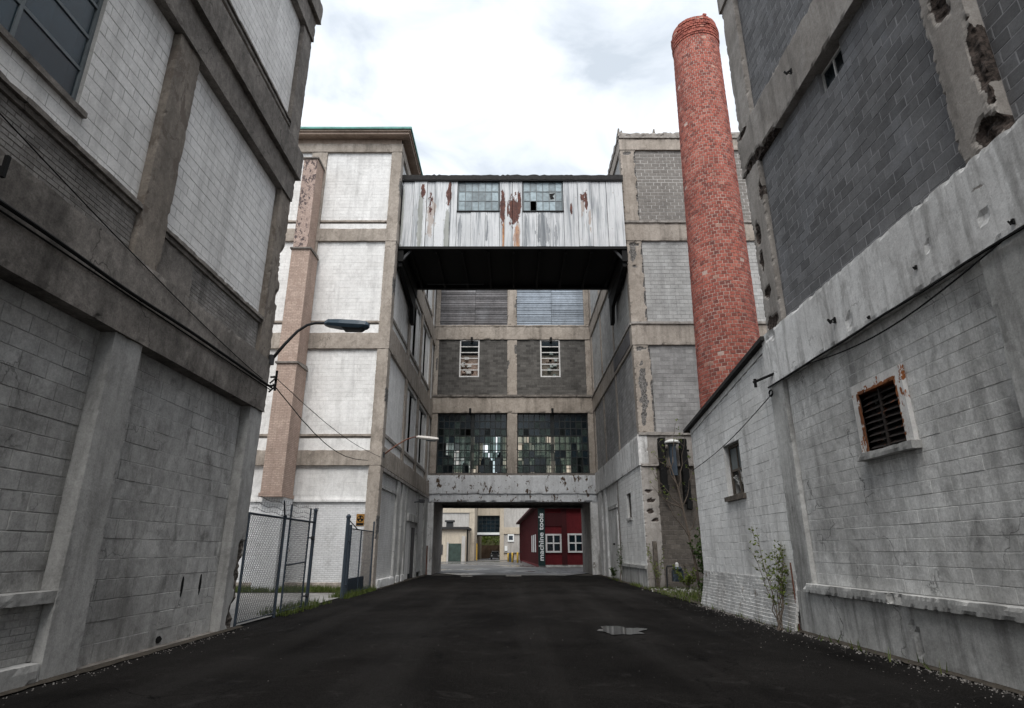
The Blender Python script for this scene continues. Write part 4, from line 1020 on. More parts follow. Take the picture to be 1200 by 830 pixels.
m = MB(); m.box(W, -6.2, 6.2, YC + .5, YB, 5.5, 6.7); m.build('floor_slab', M['conc_dark'], T6)
for y in (44.6, 46.4, 48.2): one('soffit_beam', M['conc_dark'], T6, W, -5.9, 5.9, y, y + .35, 5.0, 5.5)
rough('lintel', M['conc_dark'], T6, B6, -6.1, 6.15, -.5, 0, 4.8, 6.72, cell=.3, chip=.03)
for z0, z1 in ((11.29, 12.5), (17.07, 18.13), (22.4, 23.4)):
    rough('beam', M['conc_tan'], T6, F6, -5.95, 6.05, -.5, 0.02, z0, z1, cell=.14, chip=.05, freq=1.5)
rough('ledge', M['conc_dark'], T6, F6, -5.95, 6.05, -.3, .1, 12.5, 12.66, cell=.12, chip=.04); rough('ledge', M['conc_tan'], T6, F6, -5.95, 6.05, -.3, .05, 18.13, 18.25, cell=.2, chip=.03)
one('beam', M['conc_tan'], T6, B6, -5.95, 6.05, -.5, 0.02, 11.29, 12.5)
one('roof', M['roof_tar'], T6, W, -6.0, 6.0, YC - .2, YB + .2, 23.4, 23.7)
one('core_wall', M['conc_dark'], T6, W, -5.94, 6.03, YC + .6, YB, 11.6, 23.3)
for z0, z1 in ((6.86, 11.29), (12.66, 17.07), (18.25, 22.4)):
    for a, b in ((-5.95, -5.5 if z0 < 7 else -5.62), (-.36, .38), (5.62, 6.05)):
        rough('column', M['conc_tan'], T6, F6, a, b, -.5, -.02, z0, z1, cell=.12, chip=.04, spalls=[(.3, 16.2, .12, .5, .04), (-.3, 15.0, .1, .5, .04), (-5.75, 15.0, .08, .6, .04), (.34, 20, .1, .7, .04)])
for a in (-3.1, 3.0):       # down-pipe heads on the beams
    for z in (11.6, 17.2): one('drain_spout', M['black_steel'], T6, F6, a - .08, a + .08, 0.0, .2, z - .35, z)
# big steel windows, two lights each side of the column
gm = [M['glass_green'], M['glass_green'], M['glass_clear'], M['glass_milky'], M['glass_dark']]
prng = random.Random(5)
def paner(i, j):
    r = prng.random()
    if j >= 6: return M['glass_dark'] if r < .9 else M['glass_green']
    if r < .13: return None
    if r < .70: return M['glass_green']
    if r < .86: return M['glass_dark']
    if r < .88: return M['glass_milky']
    return M['glass_clear']
for a, b in ((-5.5, -2.98), (-2.86, -.36), (.38, 2.92), (3.04, 5.62)):
    sash(T6, F6, a, b, 6.86, 11.29, 6, 8, M['sash_dark'], d=-.22, bar=.06, frame=.07, panes=paner)
for a in (-2.98, 2.92): one('mullion', M['sash_dark'], T6, F6, a + .02, a + .10, -.35, -.16, 6.86, 11.29)
# back windows of the same hall
for a, b in ((-5.5, -2.9), (-2.8, -.36), (.38, 2.9), (3.0, 5.62)):
    sash(T6, B6, a, b, 7.2, 10.6, 6, 5, M['sash_dark'], d=-.22, bar=.05, frame=.06, panes=lambda i, j: None if rng.random() < .5 else M['glass_clear'] if rng.random() < .6 else M['glass_green'])
for z0, z1 in ((6.72, 7.2), (10.6, 11.29)): one('wall_panel', M['conc_dark'], T6, B6, -5.95, 6.05, -.4, -.05, z0, z1)
for a, b in ((-5.95, -5.5), (-.36, .38), (5.62, 6.05)): one('column', M['conc_dark'], T6, B6, a, b, -.5, 0, 7.2, 10.6)
for a, z in ((-4.6, 10.6), (-1.5, 10.4), (1.6, 10.5), (4.4, 10.6)): one('ceiling_light', M['board_white'], T6, W, a - .6, a + .6, 45.6, 45.8, z, z + .1)
for (a, w, h, y) in ((-4.9, .8, 1.6, 45.5), (-3.6, .5, 1.1, 46.3), (-1.9, .9, 1.3, 45.2), (-.9, .4, 1.9, 46.0), (1.1, .6, 1.0, 45.3), (2.2, .9, 1.7, 46.2), (3.6, .5, 1.2, 45.4), (4.9, .7, 2.0, 46.0)):
    m = MB(); m.box(W, a - w / 2, a + w / 2, y, y + .5, 6.7, 6.7 + h); m.box(W, a - w / 2 + .05, a + w / 3, y + .03, y + .45, 6.7 + h, 6.9 + h); m.build('stored_cabinet', M['grey_steel'] if a < 0 else M['dark_steel'], T6)
# block storey with two small white windows
for a, b, w0, w1 in ((-5.62, -.36, -4.02, -2.5), (.38, 5.62, 2.17, 3.69)):
    P, hs = block_panel(T6, F6, a, b, 12.66, 17.07, .42, .205, M['block_cross'], M['mortar_cross'], d=-.08, gap=.016, rec=.008, holes=[(w0, w1, 14.05, 17.07)])
    q = hs[0]
    one('room_back', M['flue_brick_front'], T6, F6, q[0], q[1], -.56, -.5, q[2], q[2] + (q[3] - q[2]) * .62)
    one('room_back', M['dark_room'], T6, F6, q[0], q[1], -.58, -.52, q[2], q[3])
    sash(T6, F6, q[0], q[1], q[2], q[3], 1, 6, M['white_frame'], d=-.06, bar=.07, frame=.1, panes=lambda i, j: M['glass_dark'] if j == 5 else M['glass_clear'] if prng.random() < .6 else None)
    for k in range(9):
        x = prng.uniform(q[0] + .15, q[1] - .45); z = prng.uniform(q[2] + .1, q[3] - .9); one('stacked_box', M['board_white'] if k % 3 else M['flue_brick_front'], T6, F6, x, x + prng.uniform(.2, .4), -.49, -.3, z, z + .22)
# siding storey
for a, b, mt in ((-5.62, -.36, 'slat_dark'), (.38, 5.62, 'slat_blue')):
    n = 22; h = (22.4 - 18.25) / n; cut = a + (b - a) * .52
    one('siding_back', M['dark_room'], T6, F6, a, b, -.4, -.12, 18.25, 22.4)
    for i in range(n):
        z = 18.25 + i * h
        for u0, u1 in ((a, cut), (cut, b)):
            m = MB(); o = rng.uniform(-.01, .01)
            vs = [F6.p(u0 + .01, -.075 + o, z), F6.p(u1 - .01, -.075 + o, z + rng.uniform(-.01, .01)), F6.p(u1 - .01, -.10 + o, z + h + .01), F6.p(u0 + .01, -.10 + o, z + h + .01)]
            m.add(vs + [(v[0], v[1] + .012, v[2]) for v in vs], [(0, 1, 2, 3), (0, 4, 5, 1), (7, 6, 5, 4), (1, 5, 6, 2), (3, 7, 4, 0)])
            m.build('siding_board', M[mt], T6)

# ================================================================== sky bridge
T7 = thing('skybridge', 'rusting white corrugated metal bridge spanning high across the alley', 'bridge', (0, 27.6, 16.5))
F7 = Fr('F', 27.6); Y7 = 32.3
def ribbed(name, a0, a1, z0, z1, fr, d=0.0):
    m = MB(); n = max(2, int((a1 - a0) / .055)); vs = []; prof = []
    for i in range(n + 1):
        prof.append((a0 + (a1 - a0) * i / n, d + (.014 if i % 2 else 0.0) + (.012 if i in (0, n) else 0)))
    t0 = rng.uniform(-.012, .012); t1 = rng.uniform(-.02, .02)
    for a, dd in prof:
        vs.append(fr.p(a, dd + t0, z0 + t1)); vs.append(fr.p(a, dd + t0, z1))
    m.add(vs, [(2 * i, 2 * i + 2, 2 * i + 3, 2 * i + 1) for i in range(n)], not fr.flip)
    return m.build(name, M['bridge_metal'], T7)
ZB, ZT = 16.58, 20.56
bx = [-5.86, -5.25, -4.55, -4.15 + .05, -3.28, -2.92]
for u0, u1 in zip(bx[:-1], bx[1:]): ribbed('metal_sheet', u0 + .011, u1 - .011, ZB, ZT, F7, .02 * (bx.index(u0) % 2))
for w0, w1 in ((-2.92, -.66), (.56, 2.74)):
    for k in range(3): ribbed('metal_sheet', w0 + (w1 - w0) * k / 3 + .006, w0 + (w1 - w0) * (k + 1) / 3 - .006, ZB, 18.62, F7, .015 * (k % 2))
for u0, u1 in ((-.66, .02), (.02, .56)): ribbed('metal_sheet', u0 + .011, u1 - .011, ZB, ZT, F7, .01)
bx = [2.74, 3.5, 4.25, 5.05, 5.93]
for u0, u1 in zip(bx[:-1], bx[1:]): ribbed('metal_sheet', u0 + .011, u1 - .011, ZB, ZT, F7, .02 * (bx.index(u0) % 2))
for wi, (w0, w1) in enumerate(((-2.9, -.68), (.58, 2.72))):
    miss = {(1, 0)} if wi else set()
    brk = {(4, 1)} if wi else set()
    sash(T7, F7, w0, w1, 18.70, 20.54, 6, 3, M['sash_grey'], d=-.02, bar=.04, frame=.05, panes=lambda i, j: M['glass_milky'] if (i, j) in brk else M['glass_frost'], missing=miss)
    one('window_sill', M['black_steel'], T7, F7, w0 - .04, w1 + .04, -.1, .05, 18.63, 18.70)
    if wi:
        m = MB(); p = [F7.p(2.06 + x, -.03, 19.42 + z) for x, z in ((.0, .0), (.2, .06), (.12, .22), (.26, .4), (-.05, .35))]
        m.add(p, [(0, 1, 2, 3, 4)]); m.build('broken_pane_hole', M['black_steel'], T7)
m = MB(); vs = []; n = 90      # ragged tarred roof edge
for i in range(n + 1):
    a = -5.92 + 11.9 * i / n; r = .07 * noise.noise(Vector((a * 2.2, 1, 0))) + .07 * noise.noise(Vector((a * 7, 3, 0)))
    vs += [F7.p(a, .12, 20.56 + .4 * r), F7.p(a, .14, 20.84 + r), F7.p(a, -4.8, 20.84 + r)]
fs = []
for i in range(n): fs += [(3 * i, 3 * i + 3, 3 * i + 4, 3 * i + 1), (3 * i + 1, 3 * i + 4, 3 * i + 5, 3 * i + 2)]
m.add(vs, fs); m.build('roof', M['roof_tar'], T7)
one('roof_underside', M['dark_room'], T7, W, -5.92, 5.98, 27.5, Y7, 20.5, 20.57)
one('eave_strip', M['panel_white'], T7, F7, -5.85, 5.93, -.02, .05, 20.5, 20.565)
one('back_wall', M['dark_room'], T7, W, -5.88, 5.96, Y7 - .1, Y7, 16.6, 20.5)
one('floor_deck', M['black_steel'], T7, W, -5.88, 5.96, 27.64, Y7, 16.50, 16.60)
one('front_girder', M['black_steel'], T7, F7, -5.9, 5.98, -.12, .06, 16.42, 16.57)
for i in range(9): one('joist', M['black_steel'], T7, W, -5.3 + i * 1.35 - .06, -5.3 + i * 1.35 + .06, 27.75, Y7 - .05, 16.28, 16.5)
one('back_girder', M['black_steel'], T7, W, -5.88, 5.96, Y7 - .15, Y7 + .1, 16.3, 16.6)
one('service_pipe', M['dark_steel'], T7, W, -4.9, -1.6, 31.4, 31.45, 16.2, 16.25)
for sx in (-1, 1):
    x0 = -5.9 if sx < 0 else 5.7
    one('side_girder', M['black_steel'], T7, W, x0, x0 + .28, 27.6, Y7 + .1, 15.75, 16.5)
    m = MB(); g = [(27.7, 15.75), (27.7, 15.5), (31.6, 14.9), (31.9, 14.0), (32.3, 14.0), (32.3, 15.75)]; vs = [(x, y, z) for x in (x0 + .02, x0 + .22) for y, z in g]
    m.add(vs, [tuple(range(6)), tuple(range(6, 12))[::-1]] + [(i, (i + 1) % 6, 6 + (i + 1) % 6, 6 + i) for i in range(6)]); m.build('gusset', M['black_steel'], T7)
    m = MB(); m.bar((x0 + .14, 27.75, 15.8), (x0 + .14 - sx * .5, 27.75, 16.45), .12); m.build('knee_brace', M['dark_steel'], T7)

# ================================================================== beyond the archway
TR = thing('red_building', 'dark red ribbed metal building with white windows beyond the archway', 'building', (3, 62.4, 0))
foot = [(2.65, 62.4), (15.0, 62.4), (15.0, 104.0), (1.25, 104.0)]
m = MB(); H = 5.9
m.add([(x, y, z) for z in (0, H) for x, y in foot], [(0, 1, 5, 4), (1, 2, 6, 5), (2, 3, 7, 6), (3, 0, 4, 7), (4, 5, 6, 7)]); m.build('wall', M['red'], TR)
FRd = Fr('F', 62.4)
x = 2.75; i = 0
while x < 14.8:
    one('siding_rib', M['red'], TR, FRd, x, x + .06, -.01, .035, .25, H - .3); x += .38
def sidep(t, d, z):   # point on the alley side of the red building
    a = Vector((2.65, 62.4)); b = Vector((1.25, 104.0)); e = (b - a).normalized(); nrm = Vector((-e.y, e.x)); q = a + e * t + nrm * d
    return (q.x, q.y, z)
for k in range(40):
    m = MB(); t = .3 + k * 1.03
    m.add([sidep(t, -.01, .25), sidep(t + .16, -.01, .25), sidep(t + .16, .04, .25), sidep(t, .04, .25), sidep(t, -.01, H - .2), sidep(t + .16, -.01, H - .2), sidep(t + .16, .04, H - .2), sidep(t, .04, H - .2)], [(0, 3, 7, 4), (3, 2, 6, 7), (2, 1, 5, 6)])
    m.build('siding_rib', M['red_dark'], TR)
m = MB(); e0 = [sidep(-.3, .55, H - .15), sidep(42.2, .55, H - .15)]
vs = [e0[0], (15.4, 62.0, H - .15), (15.4, 104.4, H - .15), e0[1], (e0[0][0], e0[0][1], H + .1), (15.4, 62.0, H + .1), (15.4, 104.4, H + .1), (e0[1][0], e0[1][1], H + .1)]
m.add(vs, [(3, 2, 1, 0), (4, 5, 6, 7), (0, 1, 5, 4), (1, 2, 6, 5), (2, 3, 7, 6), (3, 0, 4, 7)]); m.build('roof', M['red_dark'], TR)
one('base_strip', M['plinth'], TR, FRd, 2.66, 15, -.01, .03, 0, .22)
for a0, a1, z0, z1 in ((3.36, 4.95, 1.38, 3.16), (5.57, 7.15, 1.38, 3.2), (9.0, 10.6, 1.38, 3.2)):
    sash(TR, FRd, a0, a1, z0, z1, 2, 2, M['white_frame'], d=.10, bar=.13, frame=.16, depth=.12, panes=lambda i, j: M['glass_dark'])
one('door_panel', M['red_dark'], TR, FRd, 3.0, 5.4, -.01, .05, 3.9, 5.2); one('corner_post', M['red_dark'], TR, FRd, 4.98, 5.5, -.01, .065, .22, 5.6)
for t in (3.2, 6.0, 8.6):
    m = MB(); m.add([sidep(t, .02, 1.4), sidep(t + 1.2, .02, 1.4), sidep(t + 1.2, .06, 1.4), sidep(t, .06, 1.4), sidep(t, .02, 3.2), sidep(t + 1.2, .02, 3.2), sidep(t + 1.2, .06, 3.2), sidep(t, .06, 3.2)], [(0, 3, 7, 4), (3, 2, 6, 7), (2, 1, 5, 6), (4, 7, 6, 5)]); m.build('window', M['white_frame'], TR)
# the sign
TS = thing('shop_sign', 'tall dark green sign with white vertical lettering on the red building corner', 'sign', (3, 62.25, .2))
one('sign_board', M['sign_green'], TS, FRd, 2.62, 3.30, .06, .14, .15, 5.75)
cu = bpy.data.curves.new('t', 'FONT'); cu.body = 'machine tools'; cu.size = .82; cu.extrude = .012; cu.offset = .018; cu.align_x = 'LEFT'; cu.resolution_u = 3
to = bpy.data.objects.new('t', cu); C.objects.link(to); dg = bpy.context.evaluated_depsgraph_get()
me = bpy.data.meshes.new_from_object(to.evaluated_get(dg)); bpy.data.objects.remove(to)
xs = [v.co.x for v in me.vertices]; L = max(xs) - min(xs); x0 = min(xs); k = 4.55 / L
for v in me.vertices:
    a, b, c = (v.co.x - x0) * k, v.co.y * 1.0, v.co.z
    v.co = (3.14 - b * .82, 62.4 - .15 - c, .62 + a)
me.materials.clear(); me.materials.append(M['sign_white'])
lt = bpy.data.objects.new('lettering', me); C.objects.link(lt); attach(lt, TS)

TBl = thing('distant_building', 'beige concrete building left of the far gap beyond the archway', 'building', (-18, 100, 0))
F8 = Fr('F', 100.0)
one('wall', M['beige'], TBl, W, -34, -6.1, 100.3, 125, 0, 24)
for z0, z1 in ((7.4, 8.3), (13.4, 14.3), (19.6, 20.4), (2.6, 3.3)): one('beam', M['beige'], TBl, F8, -34, -6.05, -.3, .05, z0, z1)
for a in (-6.9, -12.5, -18.2, -24): one('column', M['beige'], TBl, F8, a, a + .85, -.3, .02, 0, 24)
for a in (-11.65, -17.35, -23.2):
    for z0, z1 in ((3.3, 7.4), (8.3, 13.4), (14.3, 19.6)): one('wall_panel', M['beige_grey'], TBl, F8, a + .02, a + 4.7, -.3, -.1, z0, z1)
TBr = thing('distant_building', 'pale grey and beige building right of the far gap beside the red building', 'building', (3, 100, 0))
one('wall', M['beige'], TBr, W, -2.1, 16, 108.3, 130, 0, 24)
F9 = Fr('F', 108.0)
for z0, z1 in ((4.3, 5.4), (9.0, 10.0), (14, 15)): one('beam', M['beige'], TBr, F9, -2.15, 16, -.3, .06, z0, z1)
for a in (-2.12, 3.4): one('column', M['beige'], TBr, F9, a, a + .7, -.3, .03, 0, 24)
for z0, z1 in ((1.2, 4.3), (5.4, 9.0), (10, 14)): one('wall_panel', M['beige_grey'], TBr, F9, -1.4, 3.38, -.3, -.1, z0, z1)
one('notice_board', M['sign_white'], TBr, F9, -.75, .35, -.1, .02, 3.0, 4.3); one('notice_text', M['grey_steel'], TBr, F9, -.55, .15, .02, .03, 3.3, 4.0)
one('notice_board', M['sign_white'], TBr, F9, -1.25, -.8, -.1, .02, 1.5, 2.3)
TBc = thing('distant_bridge', 'dark glazed bridge spanning the gap between the far beige buildings', 'bridge', (-4, 100, 4))
one('beam', M['beige'], TBc, W, -6.05, -2.15, 108.2, 112, 7.4, 9.4); one('beam', M['sign_white'], TBc, W, -6.05, -2.15, 108.1, 108.5, 4.15, 4.55); one('deck', M['dark_steel'], TBc, W, -6.05, -2.15, 108.5, 112, 4.0, 4.5)
sash(TBc, Fr('F', 108.4), -6.05, -2.15, 4.55, 7.4, 5, 4, M['sash_dark'], d=-.05, bar=.07, frame=.08, panes=lambda i, j: M['glass_dark'])
one('back_wall', M['dark_room'], TBc, W, -6.05, -2.15, 111.8, 112, 4.5, 7.4)
TSh = thing('loading_shed', 'small beige shed with dark green door and black flat roof', 'shed', (-9, 92, 0))
F10 = Fr('F', 92.0)
m = MB(); m.box(W, -13.5, -6.75, 92.2, 99.7, 0, 4.55); m.build('wall', M['beige'], TSh)
one('roof', M['roof_tar'], TSh, W, -13.7, -6.5, 91.8, 99.7, 4.55, 4.9)
one('door', M['door_green'], TSh, F10, -9.35, -7.5, -.22, -.1, .05, 2.55); one('door_frame', M['beige_grey'], TSh, F10, -9.6, -9.36, -.22, -.05, 0, 2.75)
one('window', M['dark_steel'], TSh, F10, -11.2, -10.2, -.22, -.12, 1.0, 2.4)
m = MB(); m.box(W, -10.0, -9.0, 94, 95, 4.9, 5.7); m.box(W, -10.2, -8.8, 93.8, 95.2, 5.7, 5.95); m.build('roof_vent', M['dark_steel'], TSh)
one('buttress', M['beige_grey'], TSh, F10, -7.4, -6.9, -.22, .1, 0, 3.6); one('drain_pipe', M['black_steel'], TSh, W, -6.7, -6.5, 92.3, 92.5, 0, 4.55)
# bank and retaining wall far behind the gap
m = MB(); vs = []; nx, ny = 50, 16
for j in range(ny + 1):
    for i in range(nx + 1):
        x = -60 + 130 * i / nx; y = 128 + 40 * j / ny; z = 2.4 + 12 * (j / ny) ** .8 + 1.0 * noise.noise(Vector((x * .25, y * .25, 0))); vs.append((x, y, z))
m.add(vs, [(j * (nx + 1) + i, j * (nx + 1) + i + 1, (j + 1) * (nx + 1) + i + 1, (j + 1) * (nx + 1) + i) for j in range(ny) for i in range(nx)]); kind(m.build('hill', M['hill'], None, True), 'structure')
m = MB(); r2 = random.Random(3)
for k in range(2600):
    x = r2.uniform(-11, 2); y = r2.uniform(128.3, 150); z = 2.4 + 12 * ((y - 128) / 40) ** .8 + r2.uniform(-.4, 1.0); s_ = r2.uniform(.15, .5)
    q = Vector((r2.uniform(-1, 1), r2.uniform(-1, 1), r2.uniform(-1, 1))).normalized(); w = q.orthogonal().normalized(); u = q.cross(w)
    m.add([Vector((x, y, z)) + w * s_, Vector((x, y, z)) + u * s_ * .6, Vector((x, y, z)) - w * s_, Vector((x, y, z)) - u * s_ * .6], [(0, 1, 2, 3)])
kind(m.build('bank_vegetation', M['leaf'], None), 'stuff'); bpy.data.objects['bank_vegetation']['label'] = 'bright green scrub covering the bank seen through the far gap'; bpy.data.objects['bank_vegetation']['category'] = 'scrub'
m = MB(); m.rbox(Fr('F', 127), -60, 60, -1, 0, 0, 2.6, cell=.8, chip=.3, wav=.1); tag(m.build('retaining_wall', M['brown_wall']), 'rough brown retaining wall below the green bank in the far gap', 'wall')
# parked car in the far gap
TCa = thing('parked_car', 'dark car with pale roof parked in the far gap', 'car', (-3.0, 112.5, 0))
m = MB(); prof = [(-.85, .35), (-.9, .75), (-.82, .95), (.82, .95), (.9, .75), (.85, .35)]
vs = [(-3.0 + a, y, z) for y in (111, 115.2) for a, z in prof]; m.add(vs, [tuple(range(6))[::-1], tuple(range(6, 12))] + [(i, (i + 1) % 6, 6 + (i + 1) % 6, 6 + i) for i in range(6)]); m.build('body', M['dark_steel'], TCa)
m = MB(); vs = [(-3.0 + a, y, z) for y, k in ((112.0, 1), (114.8, 1)) for a, z in ((-.76, .95), (.76, .95), (.6, 1.45), (-.6, 1.45))]; m.add(vs, [(0, 1, 2, 3), (7, 6, 5, 4), (0, 4, 5, 1), (1, 5, 6, 2), (2, 6, 7, 3), (3, 7, 4, 0)]); m.build('cabin', M['sign_white'], TCa)
m = MB(); m.box(W, -3.62, -2.38, 111.9, 112.0, 1.0, 1.38); m.build('windscreen', M['glass_dark'], TCa)
for x in (-3.8, -2.36):
    for y in (111.8, 114.4):
        m = MB(); m.bar((x, y, .33), (x + .2, y, .33), .66, n=14); m.build('wheel', M['black_steel'], TCa)
for x in (-3.7, -2.5):
    m = MB(); m.box(W, x, x + .25, 110.95, 111.02, .6, .75); m.build('headlight', M['sign_white'], TCa)
# bollards and bin by the red building
for k, (x, y, h, lab) in enumerate(((.75, 84.5, 1.35, 'stout yellow bollard closest to the red building wall'), (.05, 86.5, 1.3, 'yellow bollard just left of the stout one by the red wall'), (-.55, 92, 1.2, 'yellow bollard farthest from the red building wall'))):
    m = MB(); m.lathe([(.13, 0), (.13, h - .1), (.11, h - .03), (.05, h)], (x, y, 0), 14); tag(m.build('bollard', M['yellow'], None, True), lab, 'bollard', 'yellow bollards near the red building')
TBn = thing('waste_bin', 'grey green waste bin between the yellow bollards', 'bin', (.0, 90, 0))
m = MB(); m.lathe([(.32, 0), (.38, 1.0), (.4, 1.02)], (-.1, 90, 0), 16); m.build('body', M['grey_steel'], TBn); m = MB(); m.lathe([(.42, 0), (.4, .08), (.1, .16)], (-.1, 90, 1.02), 16); m.build('lid', M['dark_steel'], TBn)
TPo = thing('marker_post', 'thin dark post standing beside the yellow bollards', 'post', (1.35, 85, 0))
m = MB(); m.bar((1.2, 83.6, 0), (1.2, 83.6, 1.35), .13); m.build('post', M['red_dark'], TPo); m = MB(); m.bar((1.2, 83.6, 1.35), (1.2, 83.6, 1.42), .17); m.build('cap', M['dark_steel'], TPo)
TPy = thing('yellow_post', 'slim yellow guard post at the corner of the far gap', 'post', (-5.9, 107, 0))
m = MB(); m.bar((-5.85, 104, 0), (-5.85, 104, 2.6), .2); m.build('post', M['yellow'], TPy); m = MB(); m.bar((-5.85, 104, 2.6), (-5.85, 104, 2.68), .24); m.build('cap', M['yellow'], TPy)

# ================================================================== fence and gates on the left
XF = -5.97; FF_ = Fr('L', XF)
def chain(y0, y1, z0, z1, sp=.10, r=.0048, fr=FF_):
    """woven diamond mesh as thin wires"""
    m = MB(); w, h = y1 - y0, z1 - z0
    for sgn in (1, -1):
        k = -h
        while k < w:
            if sgn > 0: p0, p1 = (max(k, 0), max(-k, 0)), (min(k + h, w), min(h, w - k))
            else: p0, p1 = (max(k, 0), h - max(-k, 0)), (min(k + h, w), h - min(h, w - k))
            if p1[0] - p0[0] > .02: m.bar(fr.p(y0 + p0[0], sgn * .004, z0 + p0[1]), fr.p(y0 + p1[0], sgn * .004, z0 + p1[1]), r * 2, n=3, cap=False)
            k += sp
    return m
def post(T, y, z1, r, d=0.0, lean=(0, 0), cap=True, name='post'):
    m = MB(); m.tube([FF_.p(y, d, -.02), FF_.p(y + lean[0], d + lean[1], z1)], r, 10)
    if cap: m.lathe([(r * 1.3, 0), (r * 1.3, r), (r * .5, r * 1.9)], FF_.p(y + lean[0], d + lean[1], z1), 10)
    return m.build(name, M['grey_steel'], T, False)
def rail(T, y0, y1, z, r=.024, name='rail', z1=None):
    m = MB(); m.tube([FF_.p(y0, 0, z), FF_.p(y1, 0, z if z1 is None else z1)], r, 8); return m.build(name, M['grey_steel'], T)
def barbs(T, y0, y1, zs, d=.0):
    m = MB()
    for z in zs:
        n = 16; m.tube([FF_.p(y0 + (y1 - y0) * i / n, d + (z - 2.4) * .3, z + .03 * math.sin(i * 1.7) - .05 * math.sin(math.pi * i / n)) for i in range(n + 1)], .006, 4)
        y = y0 + .1
        while y < y1: m.bar(FF_.p(y, d + (z - 2.4) * .3, z - .05), FF_.p(y + .03, d + (z - 2.4) * .3, z + .05), .006, n=3); y += .16
    m.build('barbed_wire', M['dark_steel'], T)
TF = thing('chain_link_fence', 'dark chain link fence section joining the near left factory corner', 'fence', (XF, 15, 0))
post(TF, 16.2, 2.42, .038); post(TF, 13.98, 2.42, .03, cap=False)
rail(TF, 13.98, 18.72, 2.40, .028); rail(TF, 13.98, 16.2, .1, .012); chain(14.0, 16.18, .08, 2.38).build('chain_mesh', M['dark_steel'], TF)
m = MB(); m.bar(FF_.p(16.2, 0, 2.4), FF_.p(15.75, .1, 2.82), .035); m.build('barb_arm', M['grey_steel'], TF); barbs(TF, 13.98, 18.6, (2.52, 2.64, 2.78))
TG = thing('chain_link_gate', 'narrow dark chain link gate hung on a tall leaning post', 'gate', (XF, 17.4, 0))
post(TG, 18.66, 2.72, .05, lean=(.02, 0)); 
m = MB()
for y in (16.62, 18.22): m.tube([FF_.p(y, 0, .06), FF_.p(y, 0, 2.78)], .026, 8)
for z in (.1, 1.22): m.tube([FF_.p(16.62, 0, z), FF_.p(18.22, 0, z + (.06 if z > 1 else 0))], .022, 8)
m.build('gate_frame', M['grey_steel'], TG); chain(16.64, 18.2, .12, 2.38).build('chain_mesh', M['dark_steel'], TG)
for z in (.35, 1.95):
    m = MB(); m.tube([FF_.p(18.22, 0, z), FF_.p(18.66, 0, z)], .022, 6); m.lathe([(.06, -.05), (.06, .05)], FF_.p(18.66, 0, z), 10); m.build('hinge', M['dark_steel'], TG)
TG2 = thing('chain_link_gate', 'blue grey chain link gate panel beside the white brick wall corner', 'gate', (XF, 24.5, 0))
post(TG2, 22.5, 2.72, .07); post(TG2, 22.95, 2.5, .05, cap=False); post(TG2, 26.75, 2.72, .035)
rail(TG2, 22.95, 26.75, 2.36); rail(TG2, 22.95, 26.75, .12, .018)
m = MB(); m.tube([FF_.p(24.6, 0, .1), FF_.p(24.6, 0, 2.36)], .028, 8); m.build('post', M['grey_steel'], TG2)
chain(22.97, 26.73, .14, 2.34, .11, .0048).build('chain_mesh', M['grey_steel'], TG2)
m = MB(); m.bar(FF_.p(22.5, 0, 2.68), FF_.p(23.9, 0, 2.38), .03); m.bar(FF_.p(22.5, 0, 1.9), FF_.p(22.95, 0, 1.9), .05); m.bar(FF_.p(22.5, 0, .4), FF_.p(22.95, 0, .4), .05); m.build('brace', M['grey_steel'], TG2)
one('kick_panel', M['grey_steel'], TG2, FF_, 23.0, 25.6, -.02, -.012, .14, .62)
# shelter sign
TW = thing('warning_sign', 'small square black and orange sign on the white brick wall', 'sign', (-6.6, 26.9, 2.8))
F4b = Fr('F', 27.14)
one('plate', M['sign_orange'], TW, F4b, -6.85, -6.5, 0, .02, 2.62, 3.12)
m = MB(); cx, cz, r = -6.675, 2.92, .145
pts = [F4b.p(cx + r * math.cos(t * math.pi / 14), .023, cz + r * math.sin(t * math.pi / 14)) for t in range(28)]; m.add(pts, [tuple(range(28))]); m.build('disc', M['black_steel'], TW)
m = MB()
for k in range(3):
    a = math.pi / 2 + k * 2 * math.pi / 3 + math.pi
    m.add([F4b.p(cx + .02 * math.cos(a), .026, cz + .02 * math.sin(a)), F4b.p(cx + .125 * math.cos(a - .5), .026, cz + .125 * math.sin(a - .5)), F4b.p(cx + .125 * math.cos(a + .5), .026, cz + .125 * math.sin(a + .5))], [(0, 1, 2)])
m.build('emblem', M['sign_orange'], TW)
one('lower_band', M['black_steel'], TW, F4b, -6.83, -6.52, .02, .024, 2.64, 2.74)

